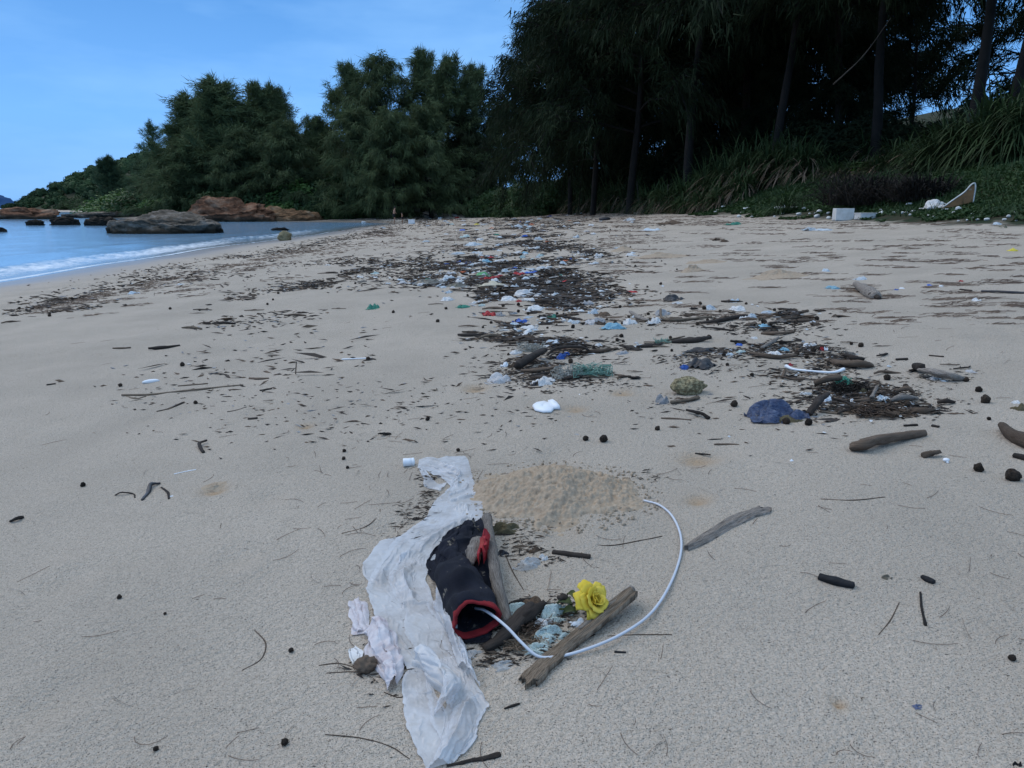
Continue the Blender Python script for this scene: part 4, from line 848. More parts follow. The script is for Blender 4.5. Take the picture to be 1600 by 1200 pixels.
stick('black bent stick standing up like a hook, left sand', [(323, 689, .01), (312, 693, .01), (313, 700, .005), (318, 708)], [2.0, 2.9, 2.2], 'dark_wood', 'hooked_stick', 'stick')
p = G(572, 1046); V, F = blob(.026, .024, .018, 20, 28, .3, 3, 4); obj('seed_husk', mesh(V, F, M('brown_wood')), (p[0], p[1], p[2] + .012), label='round dark fibrous seed husk beside the pinkish bag', cat='seed husk')
P = strip([((545, 1022), (556, 1016)), ((546, 1032), (568, 1024)), ((552, 1044), (562, 1040))], 20, 14, 1.1, 1.15, 41, 50, .02, base=.01); put('plastic_flake', P, grid_faces(*P.shape[:2]), M('scrap_white'), 'curled white flake leaning on the seed husk', 'plastic flake')
p = G(782, 924); V, F = blob(.011, .011, .011, 14, 18, .1, 3, 2); t = thing('seed_cone', 'small round cone with a stalk right of the grey branch', 'cone', p); obj('cone_body', mesh(V, F, M('sponge')), (0, 0, .01), parent=t); obj('stalk', mesh(*tube([[-.01, 0, .01], [-.03, 0, .012]], [.002, .0015], 5, 4)[:2], M('dark_wood')), parent=t)

# yellow rose
rp = G(918, 962, 0); t = thing('rose', 'yellow artificial rose lying among the rubbish behind the plank', 'artificial rose', rp)
AXv = unit(np.array([.50, -.50, .62])); E1 = unit(np.cross(AXv, [0, 0, 1.])); E2 = np.cross(AXv, E1); RC = np.array([.008, -.012, .046])
def petal(a, op, L, wd, curl, seed):
    u = np.linspace(-1, 1, 11)[:, None]; v = np.linspace(0, 1, 11)[None]
    wv = wd * (np.sin(np.pi * (v * .62 + .10)) ** .75) * (1 - .15 * v)
    rad = .006 + op * L * (v ** 1.15) ; ht = L * np.sqrt(np.maximum(1 - (op * v) ** 2, .05)) * v - op * .012
    cup = .35 * (1 - op * .5); x = u * wv; rad = rad - cup * x * x / (wd + 1e-6) * 1.3 + curl * L * np.clip(v - .72, 0, 1) ** 1.3 * 1.8; ht = ht - curl * .5 * L * np.clip(v - .78, 0, 1) ** 1.2 - .10 * L * (np.abs(u) ** 2.5) * v
    rad = rad + .0022 * vn(u * 3 + seed, v * 4, seed); ht = ht + .0022 * vn(u * 3.5 + seed * 2, v * 3, 3)
    er = math.cos(a) * E1 + math.sin(a) * E2; et = -math.sin(a) * E1 + math.cos(a) * E2
    return (RC + rad[..., None] * er + x[..., None] * et + ht[..., None] * AXv).reshape(-1, 3)
k = 0
for nring, op, L, wd, curl in [(3, .10, .034, .012, .1), (4, .24, .037, .017, .35), (5, .48, .041, .023, .6), (5, .76, .044, .028, .8), (5, .95, .044, .030, .5)]:
    for i in range(nring):
        V = petal(i * 2 * math.pi / nring + nring * .7 + R.uniform(-.15, .15), op + R.uniform(-.05, .05), L * R.uniform(.92, 1.08), wd, curl, k); k += 1
        o = obj('petal', mesh(V, grid_faces(11, 11), M('petal')), parent=t); so = o.modifiers.new('Solidify', 'SOLIDIFY'); so.thickness = .0012; so.offset = 0
for (x, y, z, a, l) in [(-.058, .012, .020, 2.9, .042), (-.048, -.012, .014, 3.4, .040), (-.05, .04, .022, 2.3, .030)]:
    u = np.linspace(0, 1, 9)[:, None]; v = np.linspace(-1, 1, 7)[None]; w = .4 * np.sin(np.pi * u ** .8) * l
    V = np.stack([l * u * math.cos(a) - v * w * math.sin(a) + x + .02, l * u * math.sin(a) + v * w * math.cos(a) + y, z + .010 * np.sin(u * 3) + .006 * np.abs(v) + .003 * vn(u * 4, v * 2)], -1).reshape(-1, 3)
    obj('leaf', mesh(V, grid_faces(9, 7), M('rose_leaf')), parent=t)
V, F, uv = tube([RC - AXv * .002, [-.02, .012, .022], [-.05, .012, .012], [-.075, .02, .008]], [.004, .003, .0025], 8, 16); obj('stem', mesh(V, F, M('rose_leaf')), parent=t)
V, F = blob(.014, .012, .012, 12, 16, .4, 3, 1); obj('dry_bud', mesh(V, F, M('dark_wood')), (-.062, .035, .028), parent=t)

# white cable
C = [G(743, 950, .030), G(760, 955, .055), G(790, 978, .05), G(815, 1004, .03), G(838, 1024, .012), G(862, 1027, .008), G(905, 1018, .01), (G(965, 994, .015)), G(1015, 960, .012), G(1046, 915, .008), G(1063, 868, .006), G(1063, 835, .006), G(1050, 806, .006), G(1030, 789, .006), G(1006, 782, .002)]
V, F, uv = tube(C, .0037, 12, 160); put('cable', V, F, M('cable'), 'thin white cable curving in an arc from the shorts to the dug sand', 'cable', uv=uv)

# dug sand heap
a0, a1 = G(742, 770), G(1012, 785); 
xs = np.linspace(G(735, 775)[0], G(1025, 775)[0], 210); y0, y1 = G(880, 832)[1], G(880, 722)[1]; ys = np.linspace(y0 - .02, y1 + .03, 170)
XX, YY = np.meshgrid(xs, ys, indexing='ij'); g0 = ground(XX, YY)
Hm = np.zeros_like(XX)
for (px, py, rx, ry, h) in [(830, 765, 75, 30, .055), (880, 765, 70, 30, .05), (780, 775, 45, 24, .03), (870, 795, 35, 26, .045), (850, 755, 60, 18, .03), (935, 760, 55, 20, .04), (970, 780, 40, 16, .025), (950, 795, 55, 12, .012), (760, 760, 20, 12, .018)]:
    c = G(px, py); s = scale_at(c); fs = 1 / math.sin(math.atan2(CAMZ - c[2], c[1])); Hm = Hm + h * np.exp(-((XX - c[0]) / (rx * s)) ** 2 * 1.1 - ((YY - c[1]) / (ry * s * fs)) ** 2 * 1.1)
Hm = Hm * .72
edge = Hm - .012 + .008 * fbm(XX * 25, YY * 25, 0, 3)
cl = np.clip(edge / .02, 0, 1)
lum = .006 * np.clip(fbm(XX * 75, YY * 75, 3, 2) + .2, -.4, 1) + .0045 * np.maximum(fbm(XX * 170, YY * 170, 5, 2), -.3)
V = np.stack([XX, YY, g0 + np.where(edge > 0, edge * .95, edge * 2) + cl * lum - .002], -1)
obj('sand_heap', mesh(V.reshape(-1, 3), grid_faces(210, 170), M('damp_sand'), name='sand_heap'), kind='structure', label='heap of freshly dug damp brown sand')
r = np.random.RandomState(44); n = 420; th = r.uniform(0, 6.28, n); k = r.uniform(.8, 1.3, n); cpx = 872 + 128 * np.cos(th) * k; cpy = 777 + 44 * np.sin(th) * k
pp = []
for a_, b_ in zip(cpx, cpy):
    g = G(a_, b_); q = r.uniform(.002, .007); V, F = sphere(4, 6); pp.append((V * q * r.uniform(.6, 1.2, 3) + [g[0], g[1], g[2] + q * .4], F))
V, F, _ = join(pp); obj('sand_clods', mesh(V, F, M('damp_sand')), kind='stuff', label='loose clods of damp sand spilled round the dug heap')
# low heaps further off
def heap(px, py, wpx, hm, seed):
    c = G(px, py); s = scale_at(c); w = wpx * s / 2; n = 60; u = np.linspace(-1.25, 1.25, n); A, B = np.meshgrid(u, u, indexing='ij')
    x, y = c[0] + A * w, c[1] + B * w * .9; q = np.sqrt(A * A + B * B) * (1 + .25 * fbm(A * 1.5 + seed, B * 1.5, seed, 3)); h = hm * np.exp(-q * q * 2.2)
    e = h - hm * .12; z = ground(x, y) + np.where(e > 0, e * (1 + .35 * fbm(A * 6 + seed, B * 6, 1, 3)), e * 3)
    obj('sand_heap', mesh(np.stack([x, y, z], -1).reshape(-1, 3), grid_faces(n, n), M('damp_sand')), kind='structure', label='low heap of dug sand')
for q in [(975, 391, 42, .09, 1), (1032, 402, 90, .08, 2), (1083, 424, 42, .09, 3), (1215, 432, 95, .09, 4), (1105, 410, 60, .05, 5), (335, 764, 36, .012, 8), (560 + 245, 0, 0, 0, 0)]:
    if q[2]: heap(*q)
for q in [(668, 443, 60, .07, 6), (714, 448, 40, .06, 7)]:
    MATS['damp_sand'], k = MATS['sand'], MATS['damp_sand']; heap(*q); MATS['damp_sand'] = k

# ------------------------------------------------------------------ crumpled pieces of plastic and cloth
TEMPL = []
for i in range(9):
    n = 26; u = np.linspace(-1, 1, n); A, B = np.meshgrid(u, u, indexing='ij'); x = A * np.sqrt(1 - B * B / 2); y = B * np.sqrt(1 - A * A / 2)
    th = np.arctan2(y, x); k = 1 + .28 * fbm(np.cos(th) * 1.5 + i * 3, np.sin(th) * 1.5, i, 3); x, y = x * k, y * k; q = np.clip(x * x + y * y, 0, 1)
    P = np.stack([x, y, .55 * (1 - q) ** .6 * (1 + .5 * vn(x * 2 + i, y * 2)) + .02], -1)
    P = crumple(P, 1.22, 1.22, 90, .07, None, 60 + i, True, .10, .004); P[..., 2] /= P[..., 2].max(); TEMPL.append(P)
TM = {}
def scrap(label, cat, name, cx, cy, wpx, hpx, m, k=None, group=None, rz=None, depth=None, flat=1.0, parent=None):
    """crumpled piece; (cx,cy) is the photo pixel of its foot centre, wpx x hpx its outline size"""
    g = G(cx, cy); s = scale_at(g); w = wpx * s; k = R.randrange(9) if k is None else k
    if (k, m) not in TM: TM[k, m] = gridmesh(TEMPL[k], M(m), name)
    sa = (CAMZ - g[2]) / math.hypot(g[1], CAMZ - g[2]); H = hpx * s * .62 * flat; D = (depth or min(w, max(.55 * w, hpx * s * .4 / sa)))
    return obj(name, TM[k, m], (g[0], g[1] + D * .15, g[2] - .004), label=label, cat=cat, group=group, rot=(0, 0, (R.uniform(-.3, .3) if rz is None else rz)), scl=(w / 2, D / 2, H))
def tangle(label, name, cat, cx, cy, wpx, hpx, m, n=60, seed=0, rmm=.0022, group=None, kind=None):
    g = G(cx, cy); s = scale_at(g); w, h = wpx * s / 2, hpx * s * .6; r = np.random.RandomState(seed); parts = []
    for i in range(n):
        c = np.array([r.uniform(-.9, .9) * w, r.uniform(-.5, .5) * w, r.rand() * h * .5]); pts = [c]
        for j in range(4): pts.append(np.clip(pts[-1] + r.randn(3) * [w * .22, w * .15, h * .3], [-w, -w * .7, .002], [w, w * .7, h]))
        parts.append(tube(pts, [rmm, rmm], 3, 12, 0, 1, 0, 1, False)[:2])
    V, F, _ = join(parts); return put(name, V + g, F, M(m), label, cat, group=group, kind=kind)
S = lambda *a, **k: scrap(*a, **k)
for row in [
 # around the rose
 ('crumpled pale green cloth strip lying over the dark wood beside the rose', 'cloth', 'cloth_strip', 872, 965, 60, 34, 'pale_green_cloth'),
 ('lower pale green cloth piece between rose and brown plank', 'cloth', 'cloth_strip', 866, 998, 62, 32, 'pale_green_cloth'),
 ('dirty strip of green cloth on top of the dark broken wood', 'cloth', 'cloth_strip', 815, 958, 54, 26, 'pale_green_cloth'),
 ('grey green cloth scrap lowest in the heap, touching the cable', 'cloth', 'cloth_strip', 840, 1018, 52, 20, 'pale_green_cloth'),
 ('shiny white foil scrap tucked under the rose', 'foil', 'foil_scrap', 908, 976, 38, 20, 'plate'),
 ('rumpled white film scrap in the middle of the heap beside the rose', 'film', 'plastic_scrap', 850, 980, 40, 24, 'scrap_white'),
 ('dark brown bark lump behind the pale green cloth', 'bark', 'bark_piece', 838, 944, 54, 22, 'scrap_brown'),
 ('small grey leaf like scrap left of the rose petals', 'scrap', 'plastic_scrap', 893, 952, 14, 20, 'scrap_grey'),
 ('crushed clear plastic tube on the sand above the rose', 'plastic', 'plastic_wrapper', 828, 886, 44, 26, 'film_clear'),
 ('small crumpled white tissue touching the charred stick', 'tissue', 'tissue', 850, 875, 20, 16, 'scrap_white'),
 ('clear plastic shred on the sand right of the white sheet', 'plastic', 'plastic_wrapper', 787, 1042, 44, 14, 'film_clear'),
 ('clear plastic shred touching the lower hem of the shorts', 'plastic', 'plastic_wrapper', 742, 1025, 34, 16, 'film_clear'),
 ('brown fibrous root clump at the top of the grey branch', 'root clump', 'root_clump', 790, 832, 56, 26, 'sponge'),
 ('tan fibrous clump between the white sheet and the grey branch', 'root clump', 'root_clump', 738, 838, 34, 26, 'sponge'),
 ('dark seed pod beside the middle of the grey branch', 'seed pod', 'dark_pod', 786, 868, 20, 16, 'scrap_black'),
 ('broken brown coconut husk piece left of the charred stick', 'husk', 'husk_piece', 838, 862, 34, 16, 'scrap_brown'),
 # nearest middle distance
 ('blue plastic bag, crumpled and sandy, at the left end of the right litter pile', 'plastic bag', 'plastic_bag', 1222, 655, 96, 46, 'bag_blue', 4),
 ('dark sandy fold showing under the blue plastic bag', 'plastic bag', 'plastic_scrap', 1232, 658, 60, 16, 'sponge'),
 ('grey striped cloth scrap beside the sponge', 'cloth', 'cloth_scrap', 1036, 630, 26, 22, 'scrap_grey'),
 ('white plastic bag at the left foot of the nearest litter pile', 'plastic bag', 'plastic_bag', 782, 597, 46, 22, 'film_white'),
 ('white foam chip standing behind the white plastic bag', 'foam', 'foam_piece', 788, 573, 13, 14, 'plate'),
 ('white cloth rag at the front of the nearest litter pile', 'rag', 'rag', 850, 600, 42, 18, 'scrap_white'),
 ('small navy plastic cup in front of the white cloth rag', 'cup', 'plastic_scrap', 834, 603, 10, 12, 'scrap_black'),
 ('brown husk between the white foam chip and the dark plank', 'husk', 'husk_piece', 804, 573, 22, 14, 'scrap_brown'),
 ('pale blue bag on the far side of the nearest litter pile', 'plastic bag', 'plastic_scrap', 866, 538, 34, 12, 'scrap_paleblue'),
 ('white wrapper below the pale blue bag', 'wrapper', 'plastic_scrap', 858, 543, 24, 7, 'scrap_white'),
 ('blue pouch in the middle of the nearest litter pile', 'pouch', 'plastic_scrap', 878, 560, 18, 14, 'scrap_blue'),
 ('blue plastic piece beside the red cap on the nearest litter pile', 'plastic', 'plastic_scrap', 886, 556, 16, 10, 'scrap_blue'),
 ('red bottle cap on the nearest litter pile', 'bottle cap', 'plastic_scrap', 884, 547, 10, 7, 'scrap_red'),
 ('dull white bag at the upper left of the nearest litter pile', 'plastic bag', 'plastic_scrap', 808, 552, 24, 9, 'scrap_white'),
 ('white lump in the litter right of the nearest pile', 'plastic', 'plastic_scrap', 937, 541, 14, 8, 'scrap_white'),
 ('pale blue rag left of the coil of rope', 'rag', 'plastic_scrap', 998, 543, 20, 9, 'scrap_paleblue'),
 ('dark navy bag with a pale tie, lying alone', 'bag', 'plastic_bag', 1098, 573, 50, 24, 'scrap_black'),
 ('flat black cloth strip behind the dark navy bag', 'cloth', 'cloth_scrap', 1100, 550, 50, 12, 'scrap_black'),
 ('blue scrap peeking from the dark navy bag', 'plastic', 'plastic_scrap', 1070, 576, 17, 11, 'scrap_blue'),
 ('blue bottle cap in the row of litter', 'bottle cap', 'plastic_scrap', 1156, 540, 13, 7, 'scrap_blue'),
 ('sky blue mask in the row of litter before the grey log piece', 'mask', 'face_mask', 1226, 548, 18, 9, 'scrap_sky'),
 ('white cap on a black lump in the row of litter', 'bottle cap', 'plastic_scrap', 1262, 541, 12, 8, 'plate'),
 ('black lump under the white cap in the row of litter', 'lump', 'plastic_scrap', 1262, 546, 14, 8, 'scrap_black'),
 ('red bottle neck with white shoulder at the right of the row', 'bottle', 'plastic_scrap', 1285, 548, 8, 12, 'scrap_red'),
 ('white shoulder joined to the red bottle neck', 'bottle', 'plastic_scrap', 1291, 548, 8, 12, 'plate'),
 ('red lid behind the white stick', 'lid', 'plastic_scrap', 1235, 571, 11, 8, 'scrap_red'),
 ('black sock at the top of the middle right litter', 'sock', 'cloth_scrap', 1056, 469, 32, 14, 'scrap_black'),
 ('white wrapper in front of the black sock', 'wrapper', 'plastic_scrap', 1060, 474, 20, 5, 'scrap_white'),
 ('pale blue face mask standing crumpled on the sand', 'mask', 'face_mask', 1112, 484, 18, 13, 'scrap_paleblue'),
 ('pale blue face mask at the end of the palm frond', 'mask', 'face_mask', 1176, 498, 18, 14, 'scrap_paleblue'),
 ('turquoise face mask in front of the palm frond', 'mask', 'face_mask', 1195, 513, 25, 11, 'scrap_sky'),
 ('flat pale wrapper behind the masks by the palm frond', 'wrapper', 'plastic_scrap', 1204, 489, 26, 6, 'scrap_paleblue'),
 ('white torn wrapper at the left end of the pale curved pole', 'wrapper', 'plastic_scrap', 1022, 505, 22, 16, 'scrap_white'),
 ('grey cloth bundle at the left end of the pale curved pole', 'cloth', 'cloth_scrap', 1038, 492, 26, 14, 'scrap_grey'),
 ('white triangular foam chip behind the blue bag', 'foam', 'foam_piece', 1293, 628, 18, 20, 'plate'),
 ('pale lilac wrapper in the middle of the right litter pile', 'wrapper', 'plastic_scrap', 1380, 628, 24, 18, 'scrap_paleblue'),
 ('white strip of film trailing from the right litter pile', 'film', 'plastic_scrap', 1410, 643, 44, 10, 'scrap_white'),
 ('small white wrapper on top of the right litter pile', 'wrapper', 'plastic_scrap', 1404, 613, 12, 6, 'scrap_white'),
 ('cream fibre ball in the right litter pile', 'husk', 'husk_piece', 1352, 615, 18, 14, 'sponge'),
 ('clear bottle end in the right litter pile', 'bottle', 'plastic_scrap', 1334, 629, 11, 11, 'scrap_white'),
 ('teal rag at the top of the right litter pile', 'rag', 'plastic_scrap', 1320, 594, 20, 12, 'scrap_teal'),
 ('brown fibrous clump cut off at the right edge', 'husk', 'husk_piece', 1598, 640, 26, 18, 'sponge'),
 ('white crumpled bag behind the brown clump at the right edge', 'plastic bag', 'plastic_scrap', 1588, 630, 14, 9, 'scrap_white'),
 ('tiny torn white paper on the bare sand between blue bag and grey board', 'paper', 'plastic_scrap', 1237, 720, 10, 7, 'plate'),
 ('small tan stone near the charcoal', 'stone', 'pebble', 1388, 904, 20, 12, 'stone'),
 ('small tan pebble sunk in its own hollow', 'pebble', 'pebble', 1311, 1103, 13, 8, 'stone'),
 ('flat blue grey pebble at the lower right', 'pebble', 'pebble', 1435, 1106, 22, 11, 'blue_pebble'),
 ('black jagged lump cut off at the lower right corner', 'charcoal', 'charcoal_lump', 1592, 1196, 22, 14, 'charcoal'),
 ('dark reddish seed between the two pebbles', 'seed', 'dark_pod', 1349, 1092, 12, 7, 'scrap_brown'),
 # middle and far litter band
 ('bright green plastic bag in the litter band', 'plastic bag', 'plastic_bag', 756, 433, 26, 13, 'scrap_green'),
 ('red cloth under the bright green bag', 'cloth', 'cloth_scrap', 757, 437, 24, 7, 'scrap_red'),
 ('cream sack in front of the bright green bag', 'sack', 'sack', 770, 447, 50, 13, 'cream_foam'),
 ('large crumpled white bag below the cream sack', 'plastic bag', 'plastic_bag', 822, 463, 36, 17, 'scrap_white'),
 ('white bag tail left of the large crumpled white bag', 'plastic bag', 'plastic_bag', 795, 469, 28, 10, 'scrap_white'),
 ('small white bag below the large crumpled one', 'plastic bag', 'plastic_bag', 835, 485, 30, 12, 'scrap_white'),
 ('dark blue cloth lying in the litter below the white bags', 'cloth', 'cloth_scrap', 815, 504, 22, 11, 'scrap_blue'),
 ('red cloth strip right of the bright green bag', 'cloth', 'cloth_scrap', 812, 429, 24, 7, 'scrap_red'),
 ('navy cloth beside the red cloth strip', 'cloth', 'cloth_scrap', 832, 426, 24, 6, 'scrap_blue'),
 ('small red scrap between green bag and red cloth strip', 'cloth', 'cloth_scrap', 781, 432, 14, 5, 'scrap_red'),
 ('pale round bottle behind the red cloth strip', 'bottle', 'plastic_scrap', 790, 426, 16, 10, 'scrap_paleblue'),
 ('white rag right of the cream sack', 'rag', 'plastic_scrap', 828, 436, 30, 7, 'scrap_paleblue'),
 ('dark red scrap at the right edge of the litter band', 'cloth', 'cloth_scrap', 884, 441, 14, 6, 'scrap_red'),
 ('blue tray behind the bright green bag', 'tray', 'plastic_scrap', 761, 410, 17, 8, 'scrap_sky'),
 ('orange wrapper beside the blue tray', 'wrapper', 'plastic_scrap', 753, 404, 9, 5, 'scrap_orange'),
 ('pale green jar in the litter band', 'jar', 'plastic_scrap', 816, 403, 11, 8, 'pale_green_cloth'),
 ('clear bottle lying left of the green bag', 'bottle', 'plastic_scrap', 695, 439, 14, 9, 'scrap_paleblue'),
 ('small clear cup at the left of the litter band', 'cup', 'plastic_scrap', 701, 458, 14, 8, 'scrap_paleblue'),
 ('grey clear bottle at the right of the litter band', 'bottle', 'plastic_scrap', 880, 413, 12, 9, 'scrap_paleblue'),
 ('white cloth draped in the upper litter band', 'cloth', 'plastic_scrap', 740, 384, 28, 9, 'scrap_paleblue'),
 ('pale green white bag in the upper litter band', 'plastic bag', 'plastic_scrap', 726, 371, 16, 8, 'pale_green_cloth'),
 ('white flat sheet in the upper litter band', 'sheet', 'plastic_scrap', 716, 397, 24, 5, 'scrap_paleblue'),
 ('light blue bag high in the litter band', 'plastic bag', 'plastic_bag', 810, 355, 20, 8, 'scrap_paleblue'),
 ('small blue bag beside the light blue bag', 'plastic bag', 'plastic_scrap', 822, 353, 8, 6, 'scrap_sky'),
 ('pale flat sheet lying alone left of the litter band', 'sheet', 'plastic_scrap', 666, 378, 12, 4, 'scrap_paleblue'),
 ('white crumpled bag left of the brown husk, right of the band', 'plastic bag', 'plastic_scrap', 905, 488, 18, 8, 'scrap_white'),
 ('grey white bag touching the brown husk', 'plastic bag', 'plastic_scrap', 926, 490, 16, 14, 'scrap_paleblue'),
 ('brown husk beside the grey white bag', 'husk', 'husk_piece', 941, 493, 26, 10, 'scrap_brown'),
 ('orange scrap high in the litter band', 'wrapper', 'plastic_scrap', 830, 351, 12, 3, 'scrap_orange'),
 ('yellowish scrap high in the litter band', 'wrapper', 'plastic_scrap', 745, 351, 10, 3, 'scrap_yellow'),
 # right hand sand
 ('white bag just below the greenery, right of the tyre', 'plastic bag', 'plastic_bag', 984, 345, 20, 8, 'scrap_white'),
 ('flat pale blue sheet lying on the upper sand', 'sheet', 'plastic_scrap', 1022, 360, 34, 6, 'scrap_paleblue'),
 ('crumpled pale cloth heap of driftwood bark on the upper sand', 'bark', 'bark_piece', 1053, 350, 46, 10, 'scrap_brown'),
 ('teal net bundle at the edge of the greenery', 'net', 'net_bundle', 1147, 351, 24, 7, 'scrap_teal'),
 ('dark brown stump like clump on the upper sand', 'root clump', 'root_clump', 1120, 376, 14, 8, 'scrap_brown'),
 ('dark rounded husk touching the stump like clump', 'husk', 'husk_piece', 1133, 378, 14, 7, 'scrap_brown'),
 ('pale blue sheet below the taller foam box', 'sheet', 'plastic_scrap', 1266, 360, 24, 9, 'scrap_paleblue'),
 ('flat tail of the pale blue sheet', 'sheet', 'plastic_scrap', 1290, 360, 30, 5, 'scrap_paleblue'),
 ('crumpled clear bag behind the dark stump', 'plastic bag', 'plastic_scrap', 1346, 437, 19, 9, 'scrap_paleblue'),
 ('turquoise mask left of the dark stump', 'mask', 'face_mask', 1303, 451, 24, 8, 'scrap_sky'),
 ('clear bag beside a black twig on the right sand', 'plastic bag', 'plastic_scrap', 1291, 424, 12, 8, 'scrap_paleblue'),
 ('blue cap right of the dark stump', 'bottle cap', 'plastic_scrap', 1402, 453, 10, 4, 'scrap_blue'),
 ('white cap touching the blue cap', 'bottle cap', 'plastic_scrap', 1410, 451, 9, 4, 'plate'),
 ('blue lid on the right sand', 'lid', 'plastic_scrap', 1454, 446, 10, 4, 'scrap_blue'),
 ('white lid right of the blue lid', 'lid', 'plastic_scrap', 1472, 448, 8, 5, 'plate'),
 ('red wrapper on the right sand', 'wrapper', 'plastic_scrap', 1503, 440, 10, 5, 'scrap_red'),
 ('yellow scrap near the right edge', 'wrapper', 'plastic_scrap', 1584, 392, 15, 8, 'scrap_yellow'),
 ('white bag under the black bar at the right', 'plastic bag', 'plastic_scrap', 1528, 470, 14, 8, 'scrap_white'),
 ('pale blue tub at the edge of the greenery near the right edge', 'tub', 'plastic_scrap', 1560, 351, 14, 7, 'scrap_paleblue'),
 ('small wrapped white stick bit by the hooked plants at left', 'plastic', 'plastic_scrap', 268, 776, 9, 5, 'plate'),
 ]: scrap(*row)
